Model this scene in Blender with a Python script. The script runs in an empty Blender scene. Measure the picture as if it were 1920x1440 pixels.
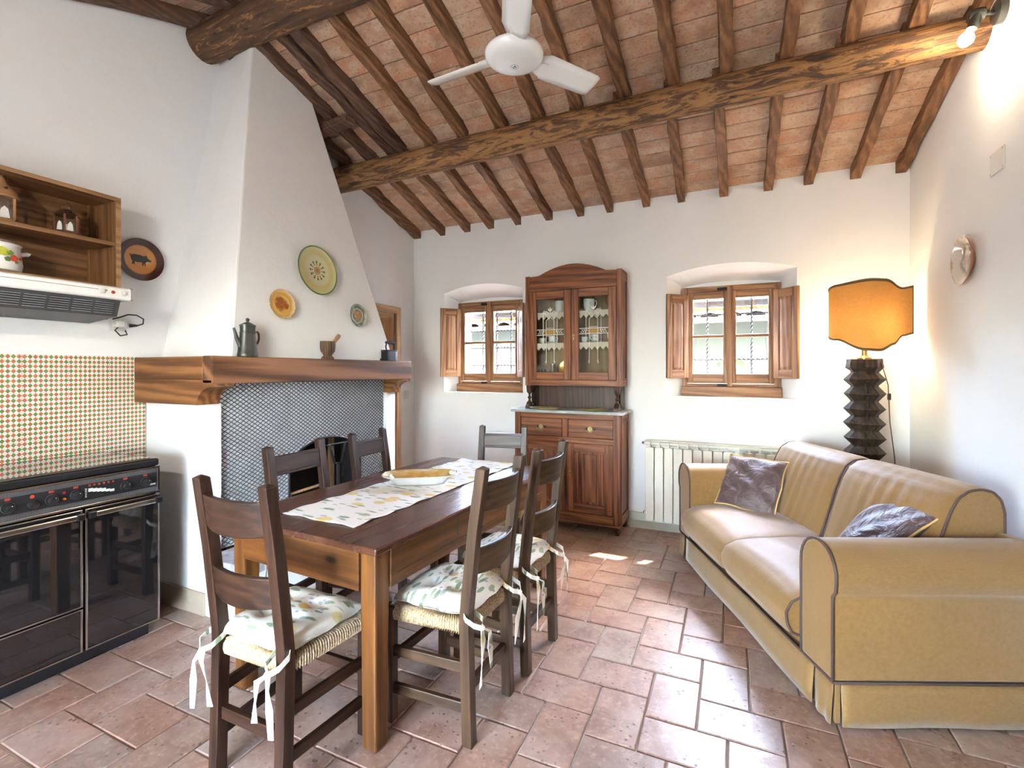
import bpy, bmesh, math, random
from mathutils import Vector, Matrix
random.seed(11)
R = math.radians
sc = bpy.context.scene
COL = sc.collection

# ------------------------------------------------------------------ camera
F, HOR, YAW, HC = 900.0, 695.0, R(24.5), 1.4          # focal length in px, horizon row, yaw, eye height
cam_d = bpy.data.cameras.new('camera'); cam = bpy.data.objects.new('camera', cam_d); COL.objects.link(cam)
cam.location = (0, 0, HC); cam.rotation_euler = (R(90), 0, YAW)
cam_d.sensor_fit = 'HORIZONTAL'; cam_d.sensor_width = 36; cam_d.lens = F / 1920 * 36
cam_d.shift_y = -(720 - HOR) / 1920; cam_d.clip_start = 0.02
sc.camera = cam

def prj(p):                                            # world point -> pixel of the 1920x1440 frame
    x, y, z = p[0], p[1], p[2] - HC
    k = -math.sin(YAW) * x + math.cos(YAW) * y
    if k < 0.05: return None
    return 960 + F * (math.cos(YAW) * x + math.sin(YAW) * y) / k, HOR - F * z / k

# ------------------------------------------------------------------ world, sun, lights, exposure
sc.view_settings.view_transform = 'Standard'; sc.view_settings.look = 'None'
sc.view_settings.gamma = 1; sc.view_settings.use_curve_mapping = False
sc.view_settings.exposure = 2.02
w = bpy.data.worlds.new('sky'); sc.world = w; w.use_nodes = True
wn = w.node_tree.nodes; wl = w.node_tree.links
sky = wn.new('ShaderNodeTexSky'); sky.sky_type = 'NISHITA'; sky.sun_disc = False
sky.sun_elevation = R(47); sky.sun_rotation = R(35); sky.altitude = 200; sky.dust_density = 2.0
hz = wn.new('ShaderNodeHueSaturation'); hz.inputs['Saturation'].default_value = 1.0          # hazy summer sky
wl.new(sky.outputs[0], hz.inputs['Color']); wl.new(hz.outputs[0], wn['Background'].inputs[0]); wn['Background'].inputs[1].default_value = 8.0

def light(name, typ, loc, energy, color, **kw):
    d = bpy.data.lights.new(name, typ); d.energy = energy; d.color = color
    for k, v in kw.items(): setattr(d, k, v)
    o = bpy.data.objects.new(name, d); COL.objects.link(o); o.location = loc
    return o
def aim(o, d): o.rotation_euler = Vector(d).to_track_quat('-Z', 'Y').to_euler()

SUN = (-.432, -.667, -1.0)
sun = light('sun', 'SUN', (3, 8, 8), 13.0, (1, .95, .87), angle=R(.6)); aim(sun, SUN)
# area fill light added inside the glazed door of the wall behind the photographer, between kitchen and sofa
DOOR_FILL = light('door_fill', 'AREA', (-1.2, -.80, 1.12), 9, (.95, .97, 1.0), shape='RECTANGLE', size=1.1, size_y=2.0); aim(DOOR_FILL, (-.2, 1, .1))

# ------------------------------------------------------------------ mesh helpers
class MB:
    def __init__(s): s.v = []; s.f = []
    def add(s, v, f):
        o = len(s.v); s.v += [tuple(p) for p in v]; s.f += [tuple(i + o for i in q) for q in f]; return s
    def box(s, x0, x1, y0, y1, z0, z1):
        return s.add([(x0,y0,z0),(x1,y0,z0),(x1,y1,z0),(x0,y1,z0),(x0,y0,z1),(x1,y0,z1),(x1,y1,z1),(x0,y1,z1)],
                     [(0,3,2,1),(4,5,6,7),(0,1,5,4),(1,2,6,5),(2,3,7,6),(3,0,4,7)])
    def prism(s, poly, axis, a, b):
        n = len(poly)
        def P(u, v, t): return {'x': (t,u,v), 'y': (u,t,v), 'z': (u,v,t)}[axis]
        return s.add([P(u,v,a) for u,v in poly] + [P(u,v,b) for u,v in poly],
                     [tuple(range(n)), tuple(range(2*n-1, n-1, -1))] + [(i,(i+1)%n,n+(i+1)%n,n+i) for i in range(n)])
    def lathe(s, prof, n=24, c=(0,0,0), axis='z', cap=True):
        vs = []; m = len(prof)
        for r, z in prof:
            for k in range(n):
                a = 2*math.pi*k/n; x, y = r*math.cos(a), r*math.sin(a)
                q = {'z': (x,y,z), 'x': (z,x,y), 'y': (x,z,y)}[axis]
                vs.append((q[0]+c[0], q[1]+c[1], q[2]+c[2]))
        fs = [(i*n+k, i*n+(k+1)%n, (i+1)*n+(k+1)%n, (i+1)*n+k) for i in range(m-1) for k in range(n)]
        if cap: fs += [tuple(range(n-1,-1,-1)), tuple((m-1)*n+k for k in range(n))]
        return s.add(vs, fs)
    def tube(s, pts, r, n=8, closed=False, cap=True):
        pts = [Vector(p) for p in pts]; m = len(pts); rs = r if isinstance(r, (list, tuple)) else [r]*m
        vs = []; up = None
        for i, p in enumerate(pts):
            a = pts[(i-1) % m] if (closed or i > 0) else p; b = pts[(i+1) % m] if (closed or i < m-1) else p
            t = (b - a).normalized()
            if up is None: up = Vector((0,0,1)) if abs(t.z) < .9 else Vector((1,0,0))
            x = t.cross(up).normalized(); y = x.cross(t).normalized(); up = y
            for k in range(n):
                an = 2*math.pi*k/n; vs.append(p + rs[i]*(math.cos(an)*x + math.sin(an)*y))
        fs = [(i*n+k, i*n+(k+1)%n, ((i+1)%m)*n+(k+1)%n, ((i+1)%m)*n+k) for i in range(m if closed else m-1) for k in range(n)]
        if not closed and cap: fs += [tuple(range(n-1,-1,-1)), tuple((m-1)*n+k for k in range(n))]
        return s.add(vs, fs)
    def bar(s, p0, p1, w, h, up=(0,0,1), w1=None, h1=None):
        p0, p1 = Vector(p0), Vector(p1); t = (p1-p0).normalized(); x = t.cross(Vector(up)).normalized(); y = x.cross(t)
        w1 = w if w1 is None else w1; h1 = h if h1 is None else h1; vs = []
        for p, a, b in ((p0,w,h),(p1,w1,h1)):
            vs += [p-x*a/2-y*b/2, p+x*a/2-y*b/2, p+x*a/2+y*b/2, p-x*a/2+y*b/2]
        return s.add(vs, [(0,3,2,1),(4,5,6,7),(0,1,5,4),(1,2,6,5),(2,3,7,6),(3,0,4,7)])
    def grid(s, fn, nu, nv, cu=False, cv=False):
        vs = [fn(i/(nu if cu else nu-1), j/(nv if cv else nv-1)) for i in range(nu) for j in range(nv)]
        fs = [(i*nv+j, ((i+1)%nu)*nv+j, ((i+1)%nu)*nv+(j+1)%nv, i*nv+(j+1)%nv)
              for i in range(nu if cu else nu-1) for j in range(nv if cv else nv-1)]
        return s.add(vs, fs)
    def ribbon(s, pts, width, side, th=.0012):
        # flat band along pts, `side` = width direction (vector or list of vectors)
        m = len(pts); sd = side if isinstance(side, list) else [side]*m; vs = []
        for i in range(m):
            p = Vector(pts[i]); w_ = Vector(sd[i]).normalized()*width/2
            t = (Vector(pts[min(i+1,m-1)])-Vector(pts[max(i-1,0)])).normalized(); n = t.cross(w_).normalized()*th
            vs += [p-w_-n, p+w_-n, p+w_+n, p-w_+n]
        fs = [(4*i+k, 4*i+(k+1)%4, 4*i+4+(k+1)%4, 4*i+4+k) for i in range(m-1) for k in range(4)] + [(3,2,1,0), tuple(4*(m-1)+k for k in range(4))]
        return s.add(vs, fs)
    def xf(s, M):
        s.v = [tuple(M @ Vector(p)) for p in s.v]; return s
    def mesh(s, name, m, smooth=False):
        bm = bmesh.new(); vv = [bm.verts.new(p) for p in s.v]
        for q in s.f:
            try: bm.faces.new([vv[i] for i in q])
            except ValueError: pass
        bmesh.ops.recalc_face_normals(bm, faces=bm.faces)
        me = bpy.data.meshes.new(name); bm.to_mesh(me); bm.free(); me.materials.append(m)
        if smooth:
            me.polygons.foreach_set('use_smooth', [True]*len(me.polygons))
            if smooth is not True: me.set_sharp_from_angle(angle=R(smooth))
        return me
    def build(s, name, m, parent=None, bevel=0, smooth=False, sub=0, loc=None, rot=None, seg=2):
        o = bpy.data.objects.new(name, s.mesh(name, m, smooth)); COL.objects.link(o)
        if parent: o.parent = parent
        if loc: o.location = loc
        if rot: o.rotation_euler = rot
        if bevel:
            b = o.modifiers.new('bevel', 'BEVEL'); b.width = bevel; b.segments = seg; b.limit_method = 'ANGLE'; b.angle_limit = R(35)
        if sub:
            u = o.modifiers.new('sub', 'SUBSURF'); u.levels = u.render_levels = sub
        return o

def thing(name, label, cat, loc=(0,0,0), rz=0, group=None, kind=None):
    o = bpy.data.objects.new(name, None); COL.objects.link(o); o.empty_display_size = .1
    o.location = loc; o.rotation_euler = (0, 0, rz)
    return tag(o, label, cat, group, kind)
def tag(o, label=None, cat=None, group=None, kind=None):
    if label: o['label'] = label
    if cat: o['category'] = cat
    if group: o['group'] = group
    if kind: o['kind'] = kind
    return o
def part_label(o, t): o['label'] = t; return o
def copy_tree(o, parent=None, kids=None):
    c = o.copy(); COL.objects.link(c); c.parent = parent
    for ch in kids_of(o): copy_tree(ch, c)
    return c
def kids_of(o): return [k for k in COL.objects if k.parent == o]

# ------------------------------------------------------------------ material helpers
class G:
    def __init__(s, name):
        s.m = bpy.data.materials.new(name); s.m.use_nodes = True; s.t = s.m.node_tree
        s.b = s.t.nodes['Principled BSDF']
    def n(s, typ, ins=None, **props):
        nd = s.t.nodes.new('ShaderNode' + typ)
        for k, v in props.items(): setattr(nd, k, v)
        for k, v in (ins or {}).items(): s.put(nd.inputs[k], v)
        return nd
    def put(s, sock, v):
        if isinstance(v, bpy.types.NodeSocket): s.t.links.new(v, sock)
        else: sock.default_value = v
    def set(s, **kw):
        names = dict(color='Base Color', rough='Roughness', metal='Metallic', normal='Normal', ior='IOR', trans='Transmission Weight',
                     alpha='Alpha', coat='Coat Weight', coatr='Coat Roughness', sheen='Sheen Weight', spec='Specular IOR Level', emit='Emission Color', emits='Emission Strength', sss='Subsurface Weight')
        for k, v in kw.items():
            if k in ('color', 'emit') and isinstance(v, tuple) and len(v) == 3: v = (*v, 1)
            s.put(s.b.inputs[names[k]], v)
        return s
    def co(s, scale=(1,1,1), rnd=0.0, rot=(0,0,0)):
        tc = s.n('TexCoord').outputs['Object']
        if rnd:
            oi = s.n('ObjectInfo').outputs['Random']; k = s.n('Math', {0: oi, 1: rnd}, operation='MULTIPLY').outputs[0]
            tc = s.n('VectorMath', {0: tc, 1: s.n('CombineXYZ', {0: k, 1: k, 2: k}).outputs[0]}, operation='ADD').outputs[0]
        return s.n('Mapping', {'Vector': tc, 'Scale': scale, 'Rotation': rot}).outputs[0]
    def noise(s, vec, scale=5, detail=3, rough=.5, dist=0):
        return s.n('TexNoise', {'Vector': vec, 'Scale': scale, 'Detail': detail, 'Roughness': rough, 'Distortion': dist}).outputs['Fac']
    def vor(s, vec, scale=5, rnd=1.0, feature='F1'):
        nd = s.n('TexVoronoi', {'Vector': vec, 'Scale': scale, 'Randomness': rnd}, feature=feature); return nd
    def ramp(s, fac, stops, interp='LINEAR'):
        nd = s.n('ValToRGB', {'Fac': fac}); cr = nd.color_ramp; cr.interpolation = interp
        while len(cr.elements) > 1: cr.elements.remove(cr.elements[-1])
        cr.elements[0].position = stops[0][0]; c = stops[0][1]; cr.elements[0].color = (*c, 1) if not isinstance(c, (int, float)) else (c, c, c, 1)
        for p, c in stops[1:]:
            e = cr.elements.new(p); e.color = (*c, 1) if not isinstance(c, (int, float)) else (c, c, c, 1)
        return nd.outputs['Color']
    def mix(s, fac, a, b, mode='MIX'):
        nd = s.n('Mix', data_type='RGBA', blend_type=mode)
        s.put(nd.inputs[0], fac)
        for i, v in ((6, a), (7, b)): s.put(nd.inputs[i], (*v, 1) if isinstance(v, tuple) and len(v) == 3 else v)
        return nd.outputs[2]
    def math(s, op, a, b=0.0, clamp=False):
        return s.n('Math', {0: a, 1: b}, operation=op, use_clamp=clamp).outputs[0]
    def bump(s, h, strength=.2, dist=.01, normal=None):
        d = {'Height': h, 'Strength': strength, 'Distance': dist}
        if normal: d['Normal'] = normal
        return s.n('Bump', d).outputs[0]

def plain(name, c, rough=.5, metal=0, var=.06, scale=18, bump=0, **kw):
    g = G(name); nz = g.noise(g.co(rnd=9), scale, 4)
    lo = tuple(x*(1-var) for x in c); hi = tuple(min(1, x*(1+var)) for x in c)
    g.set(color=g.ramp(nz, [(.3, lo), (.7, hi)]), rough=rough, metal=metal, **kw)
    if bump: g.set(normal=g.bump(g.noise(g.co(rnd=9), scale*4, 3), bump, .004))
    return g.m

def wood(name, dark, mid, light, axis='z', sc_=1.0, rough=.42, ring=.45, bump=.12, coat=0, tone=.35, knots=0):
    g = G(name); ax = 'xyz'.index(axis)
    s1 = [38*sc_]*3; s1[ax] = 2.2*sc_; s2 = [13*sc_]*3; s2[ax] = .7*sc_
    nz = g.noise(g.co(s1, rnd=13), 1, 6, .62, .3)
    wv = g.n('TexWave', {'Vector': g.co(s2, rnd=7), 'Scale': 1.1, 'Distortion': 11, 'Detail': 4, 'Detail Scale': .7}, bands_direction='DIAGONAL').outputs['Fac']
    s3 = [150*sc_]*3; s3[ax] = 5*sc_; fine = g.noise(g.co(s3, rnd=3), 1, 3, .6)
    ring *= .42; f = g.math('ADD', g.math('ADD', g.math('MULTIPLY', nz, .75-ring), g.math('MULTIPLY', fine, .25)), g.math('MULTIPLY', wv, ring))
    col = g.ramp(f, [(.36, dark), (.5, mid), (.64, light)])
    big = g.noise(g.co(tuple(.7 if i == ax else 2.6 for i in range(3)), rnd=5), 1.6, 3)
    col = g.mix(tone, col, g.ramp(big, [(.3, tuple(x*.45 for x in mid)), (.7, tuple(min(1, x*1.25) for x in light))]), 'MIX')
    if knots:
        kk = [5.]*3; kk[ax] = 2.2
        vd = g.vor(g.co(kk, rnd=17), 1).outputs['Distance']
        col = g.mix(g.ramp(vd, [(.0, 1.), (.045*knots, .85), (.09*knots, 0.)]), col, tuple(x*.35 for x in dark))
    g.set(color=col, rough=g.ramp(nz, [(.2, min(1, rough+.12)), (.8, rough-.06)]), normal=g.bump(f, bump, .003), coat=coat, coatr=.15, spec=.34)
    return g.m
# ------------------------------------------------------------------ materials
def m_plaster(name, c, sc_=1):
    g = G(name); v = g.co(); a = g.noise(v, 2.2*sc_, 4); b = g.noise(v, 60, 4, .6)
    g.set(color=g.ramp(a, [(.25, tuple(x*.955 for x in c)), (.75, c)]), rough=.85,
          normal=g.bump(g.math('ADD', g.math('MULTIPLY', g.noise(v, 7, 3), .7), g.math('MULTIPLY', b, .3)), .28, .012))
    return g.m
PLASTER = m_plaster('plaster_white', (.825, .83, .825))
SKIRT = plain('skirting_paint', (.47, .44, .37), .7, bump=.1)
SKIRT_B = plain('skirting_paint_green', (.56, .60, .50), .7, bump=.1)
SKIRT_L = plain('skirting_paint_tan', (.40, .32, .24), .75, bump=.1)
MORTAR = plain('mortar', (.52, .48, .44), .9, bump=.4, scale=30)
ROOFMORTAR = plain('roof_mortar', (.50, .43, .36), .95, bump=.4, scale=30)

def m_cotto():
    g = G('cotto_floor'); v = g.co(rnd=20)
    oi = g.n('ObjectInfo').outputs['Random']
    base = g.ramp(oi, [(0, (.37,.185,.12)), (.2, (.44,.26,.195)), (.4, (.37,.225,.165)), (.6, (.46,.285,.22)), (.78, (.32,.205,.155)), (.9, (.40,.31,.26)), (1, (.42,.225,.15))])
    n1 = g.noise(v, 9, 6, .68, .5); n2 = g.noise(v, 42, 5, .65); n3 = g.noise(v, 3.2, 3)
    col = g.mix(g.ramp(n1, [(.40, 0.), (.66, .62)]), base, (.20,.095,.06))
    col = g.mix(g.ramp(n3, [(.46, 0.), (.66, .45)]), col, (.50,.40,.335))
    col = g.mix(g.ramp(n2, [(.52, 0.), (.66, .5)]), col, (.56,.40,.31))
    pit = g.vor(v, 36).outputs['Distance']; msk = g.ramp(g.noise(v, 7, 2), [(.45, 0.), (.62, 1.)])
    spot = g.math('MULTIPLY', g.ramp(pit, [(.15, 1.), (.25, 0.)]), msk)
    col = g.mix(g.math('MULTIPLY', spot, .65), col, (.08,.045,.03))
    h = g.math('SUBTRACT', g.math('MULTIPLY', g.noise(v, 11, 4, .6), .8), g.math('MULTIPLY', spot, .55))
    g.set(color=col, rough=g.ramp(n1, [(.3, .32), (.75, .5)]), normal=g.bump(h, .5, .007), spec=.7, coat=.40, coatr=.36)
    return g.m
COTTO = m_cotto()
def m_rooftile():
    g = G('roof_terracotta'); v = g.co(rnd=30); oi = g.n('ObjectInfo').outputs['Random']
    base = g.ramp(oi, [(0, (.46,.22,.125)), (.2, (.54,.335,.21)), (.4, (.46,.26,.16)), (.6, (.53,.355,.235)), (.8, (.56,.275,.15)), (1, (.42,.28,.19))])
    n1 = g.noise(v, 8, 5, .65); n2 = g.noise(v, 60, 4)
    col = g.mix(g.ramp(n1, [(.44, 0.), (.62, .6)]), base, (.60,.47,.34))
    col = g.mix(g.ramp(n2, [(.54, 0.), (.66, .45)]), col, (.22,.12,.075))
    col = g.mix(g.ramp(g.noise(v, 5, 4), [(.52, 0.), (.68, .5)]), col, (.20,.11,.07))
    g.set(color=col, rough=.92, normal=g.bump(g.math('ADD', n2, n1), .55, .008)); return g.m
ROOFTILE = m_rooftile()
def m_log(name, patch):
    g = G(name); v = g.co((1.6, 9, 9)); f = g.noise(v, 2.6, 8, .74, .9); fine = g.noise(g.co((3, 40, 40)), 1, 5)
    col = g.ramp(f, [(patch-.12, (.03,.014,.008)), (patch-.01, (.085,.038,.016)), (patch+.02, (.30,.145,.045)), (patch+.2, (.43,.23,.08))])
    col = g.mix(.22, col, g.ramp(fine, [(.3, (.05,.025,.012)), (.7, (.38,.20,.09))]))
    kn = g.vor(g.co((1.7, 5, 5)), 2.2).outputs['Distance']
    col = g.mix(g.ramp(kn, [(.04, .9), (.11, 0.)]), col, (.025,.014,.008))
    g.set(color=col, rough=.7, normal=g.bump(g.math('ADD', fine, f), .5, .012)); return g.m
LOG_A = m_log('log_bark_dark', .56); LOG_B = m_log('log_bark_golden', .485)
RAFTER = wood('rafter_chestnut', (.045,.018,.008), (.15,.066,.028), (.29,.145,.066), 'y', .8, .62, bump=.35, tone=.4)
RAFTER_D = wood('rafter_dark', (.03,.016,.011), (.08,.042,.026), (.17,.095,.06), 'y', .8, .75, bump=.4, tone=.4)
W_MANTEL_Y = wood('mantel_wood_y', (.055,.02,.008), (.165,.068,.029), (.26,.118,.054), 'y', .36, .46, .85, .15, tone=.15)
W_MANTEL_X = wood('mantel_wood_x', (.06,.022,.007), (.17,.066,.02), (.28,.12,.04), 'x', .7, .46, .6, .15, tone=.25)
W_CHAIR = {a: wood('chair_walnut_'+a, (.009,.0035,.002), (.026,.010,.0055), (.052,.022,.0115), a, 1, .38, .4, .1, tone=.3) for a in 'xyz'}
W_CHAIR_H = {a: wood('chair_worn_walnut_'+a, (.018,.008,.0035), (.050,.024,.011), (.092,.048,.022), a, 1, .38, .4, .1, tone=.4) for a in 'xyz'}
W_TOP = wood('tabletop_mahogany', (.050,.017,.009), (.080,.028,.015), (.12,.046,.025), 'y', .6, .22, .2, .03, tone=.3)
W_TAB = {a: wood('table_honey_'+a, (.042,.013,.003), (.108,.037,.008), (.185,.07,.017), a, .7, .36, .35, .08, tone=.3, knots=1) for a in 'xyz'}
W_CAB = {a: wood('dresser_chestnut_'+a, (.05,.012,.004), (.185,.056,.018), (.30,.112,.04), a, .8, .40, .38, .1, tone=.2) for a in 'xyz'}
W_CABD = wood('dresser_dark', (.02,.009,.006), (.055,.024,.015), (.09,.045,.028), 'z', 1, .4)
W_CABIN = wood('dresser_inside', (.15,.085,.032), (.26,.16,.065), (.34,.23,.105), 'z', .6, .55, .3)
W_WIN = {a: wood('window_larch_'+a, (.13,.052,.020), (.255,.118,.05), (.37,.20,.098), a, .9, .44, .5, .1, tone=.22) for a in 'xyz'}
W_DOOR = {a: wood('pine_'+a, (.33,.17,.075), (.47,.27,.13), (.56,.36,.19), a, .7, .42, .4, .08, tone=.25, knots=1) for a in 'yz'}
W_SHELF = {a: wood('shelf_oak_'+a, (.055,.022,.008), (.145,.064,.022), (.24,.118,.048), a, .9, .42, .45, .12, tone=.3) for a in 'yz'}
W_SHELFE = wood('shelf_edge_oak', (.16,.075,.03), (.27,.14,.06), (.36,.21,.10), 'y', .8, .45, .6, .1)
W_PEST = wood('olive_wood', (.16,.08,.035), (.30,.17,.085), (.40,.26,.14), 'z', 1.5, .5)
W_MORT = wood('mortar_wood', (.035,.016,.009), (.10,.05,.027), (.20,.11,.06), 'z', 1.5, .5)
W_LAMP = wood('screw_wood_black', (.008,.006,.005), (.022,.014,.010), (.07,.04,.022), 'z', 1, .55, bump=.3)

def m_rush():
    g = G('rush_straw'); v = g.co(rnd=3); n1 = g.noise(g.co((120, 120, 25)), 1, 4)
    col = g.ramp(g.noise(v, 130, 4, .6), [(.3, (.20,.125,.06)), (.5, (.46,.34,.20)), (.7, (.66,.56,.40))])
    g.set(color=col, rough=.6, normal=g.bump(n1, .3, .002)); return g.m
RUSH = m_rush()
def floral(name, base, sc_, blobs, leaf, leaf2=None, sheen=.1):
    g = G(name); v0 = g.co(); dn = g.n('TexNoise', {'Vector': v0, 'Scale': 40*sc_/10, 'Detail': 2}).outputs['Color']
    v = g.n('VectorMath', {0: v0, 1: g.n('VectorMath', {0: dn, 'Scale': .012}, operation='SCALE').outputs[0]}, operation='ADD').outputs[0]
    col = base
    for i, (rot, st, thr) in enumerate(leaf):
        d = g.vor(g.n('Mapping', {'Vector': v, 'Rotation': (0, 0, R(rot)), 'Scale': st, 'Location': (i*3.1, i*1.7, 0)}).outputs[0], sc_).outputs
        gc = g.ramp(d['Color'], [(.2, (.13,.22,.10)), (.6, (.27,.35,.20)), (.85, (.33,.36,.42))])
        col = g.mix(g.math('MULTIPLY', g.ramp(d['Distance'], [(thr*.75, 1.), (thr, 0.)]), .85), col, gc)
    for i, (s_, thr, stops) in enumerate(blobs):
        d = g.vor(g.n('Mapping', {'Vector': v, 'Location': (5+i*2.3, i*4.1, 0), 'Scale': (1, 1.35, 1)}).outputs[0], s_).outputs
        col = g.mix(g.math('MULTIPLY', g.ramp(d['Distance'], [(thr*.8, 1.), (thr, 0.)]), .9), col, g.ramp(d['Color'], stops, 'CONSTANT'))
    weave = g.noise(v0, 600, 2)
    g.set(color=col, rough=.85, sheen=sheen, normal=g.bump(weave, .08, .001)); return g.m
CUSHION = floral('cushion_print', (.78,.755,.66), 8.5, [(8, .24, [(0, (.72,.45,.12)), (.45, (.60,.50,.20)), (.62, (.40,.38,.58)), (.8, (.70,.55,.22))]), (26, .22, [(0, (.36,.32,.58)), (.5, (.80,.78,.72)), (.75, (.30,.35,.60))])],
                 [(25, (1, 2.8, 1), .27), (-50, (1, 3, 1), .25), (80, (1.2, 3.2, 1), .22)])
RUNNER = floral('runner_lemon_print', (.80,.79,.74), 7, [(6, .26, [(0, (.72,.52,.14)), (.5, (.66,.50,.16)), (.66, (.70,.58,.26))])],
                [(15, (1, 3.2, 1), .27), (75, (1, 3.8, 1), .25), (-35, (1.2, 4.4, 1), .22)])
def m_linen():
    g = G('sofa_linen'); tc = g.n('TexCoord').outputs['Object']
    a = g.noise(g.n('Mapping', {'Vector': tc, 'Scale': (60, 900, 60)}).outputs[0], 1, 2); b = g.noise(g.n('Mapping', {'Vector': tc, 'Scale': (900, 60, 900)}).outputs[0], 1, 2)
    f = g.math('ADD', g.math('MULTIPLY', a, .5), g.math('MULTIPLY', b, .5))
    col = g.ramp(f, [(.3, (.20,.102,.025)), (.7, (.285,.155,.046))])
    wr = g.noise(g.n('Mapping', {'Vector': tc, 'Scale': (5, 9, 5)}).outputs[0], 1, 3)
    g.set(color=col, rough=.56, sheen=.32, spec=.45, normal=g.bump(f, .22, .0015, g.bump(wr, .12, .03))); return g.m
LINEN = m_linen()
PIPING = plain('brown_piping', (.085,.05,.04), .7)
SATIN = G('pillow_satin'); _v = SATIN.co(); _w = SATIN.noise(_v, 9, 4, .55, 1.2)
SATIN.set(color=SATIN.ramp(_w, [(.3, (.062,.033,.031)), (.7, (.125,.078,.078))]), rough=.48, sheen=.2, normal=SATIN.bump(_w, .75, .03)); SATIN = SATIN.m
OCHRE = plain('ochre_piping', (.52,.33,.12), .7)
ENAMEL = plain('white_enamel', (.80,.80,.78), .22, var=.02)
FANWHITE = plain('fan_white', (.80,.81,.80), .16, var=.015)
CREAM = plain('radiator_cream', (.74,.71,.62), .35, var=.02)
BLACKEN = plain('black_enamel', (.012,.012,.014), .18, var=.1)
BLACKMET = plain('black_iron', (.018,.018,.02), .5, .6, bump=.15)
CASTIRON = plain('cast_iron', (.03,.03,.032), .55, .7, bump=.3)
GRATE = plain('twisted_iron', (.02,.02,.022), .6, .3, bump=.3)
CHROME = plain('chrome', (.62,.62,.63), .14, 1, var=.03)
def m_mirror(name, c, r):
    g = G(name); n1 = g.noise(g.co(), 3, 2); g.set(color=g.ramp(n1, [(.3, tuple(x*.9 for x in c)), (.7, c)]), rough=r, metal=.9, coat=.6, coatr=.03); return g.m
STOVEGLASS = m_mirror('smoked_oven_mirror', (.085,.08,.088), .04)
PANELBLK = plain('control_panel_black', (.014,.014,.016), .3)
PERF = G('perforated_trim'); _c = PERF.n('TexChecker', {'Vector': PERF.co(rot=(R(45), 0, 0)), 'Scale': 300.0, 'Color1': (.02,.02,.022,1), 'Color2': (.17,.17,.18,1)})
PERF.set(color=_c.outputs[0], rough=.4, metal=.4); PERF = PERF.m
PEWTER = plain('pewter', (.11,.115,.11), .42, .85, var=.3, scale=9)
SILVER = plain('screen_silver', (.62,.65,.69), .42, .2, var=.12, scale=6)
SILVERD = plain('screen_strand', (.12,.13,.145), .34, .6, var=.12)
STONE = plain('hearth_stone', (.36,.355,.375), .85, var=.25, bump=.6, scale=14)
BRICKC = plain('hearth_brick', (.34,.17,.09), .9, var=.25, bump=.5)
SOOT_SHADE = plain('soot_shade_black', (.012,.011,.011), .95, bump=.3)  # firebox soot; also painted as the shade inside holes and cracks
MARBLE = G('grey_marble'); _n = MARBLE.noise(MARBLE.co((2, 5, 5)), 3, 6, .65, 1.5)
MARBLE.set(color=MARBLE.ramp(_n, [(.3, (.22,.235,.24)), (.6, (.36,.37,.365)), (.75, (.55,.55,.53))]), rough=.3); MARBLE = MARBLE.m
BRASS = plain('aged_brass', (.36,.27,.11), .35, .9, var=.25)
GOLDY = plain('gilt_rim', (.55,.45,.20), .3, .6, var=.2)
PORC = plain('porcelain', (.72,.77,.77), .14, var=.02)
def m_porcflower():
    g = G('flowered_porcelain'); d = g.vor(g.co(), 30).outputs
    c = g.ramp(d['Color'], [(0, (.60,.33,.33)), (.4, (.30,.42,.28)), (.7, (.38,.32,.48))], 'CONSTANT')
    g.set(color=g.mix(g.math('MULTIPLY', g.ramp(d['Distance'], [(.16, 1.), (.24, 0.)]), .8), (.72,.77,.77), c), rough=.14); return g.m
PORCF = m_porcflower()
LACE = G('crochet_lace'); _d = LACE.vor(LACE.co(), 150, .2).outputs['Distance']
LACE.set(color=LACE.ramp(_d, [(.25, (.42,.33,.22)), (.5, (.74,.68,.56))]), rough=.9); LACE = LACE.m
ETCH = plain('etched_white', (.80,.80,.76), .6, var=.02)
AMBER = plain('amber_glass_paint', (.62,.36,.02), .3, var=.1)
def m_glass(name, tint=(1, 1, 1), alpha=.12, rough=.02):
    g = G(name); o = g.t.nodes['Material Output']
    tr = g.n('BsdfTransparent', {'Color': (*tint, 1)}); gl = g.n('BsdfGlossy', {'Roughness': rough, 'Color': (1, 1, 1, 1)})
    fc = g.n('LayerWeight', {'Blend': .5}).outputs['Facing']; fr = g.math('ADD', .035, g.math('MULTIPLY', g.math('POWER', fc, 5), .8)); nz = g.noise(g.co(), 4, 2); f = g.math('ADD', fr, g.math('MULTIPLY', nz, alpha*.1))
    mx = g.n('MixShader', {0: f, 1: tr.outputs[0], 2: gl.outputs[0]}); g.t.links.new(mx.outputs[0], o.inputs['Surface']); return g.m
GLASS = m_glass('window_glass'); CABGLASS = m_glass('cabinet_glass', (.93,.94,.92))
TUMBLER = m_glass('drinking_glass', (.9,.93,.93), 1.0)
PLASTICW = plain('white_plastic', (.72,.71,.66), .4, var=.02)
CORD = plain('black_cord', (.012,.012,.012), .5)
REDL = plain('red_print', (.36,.04,.018), .4)
PRINTW = plain('print_grey', (.58,.62,.58), .5, var=.03)
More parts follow.
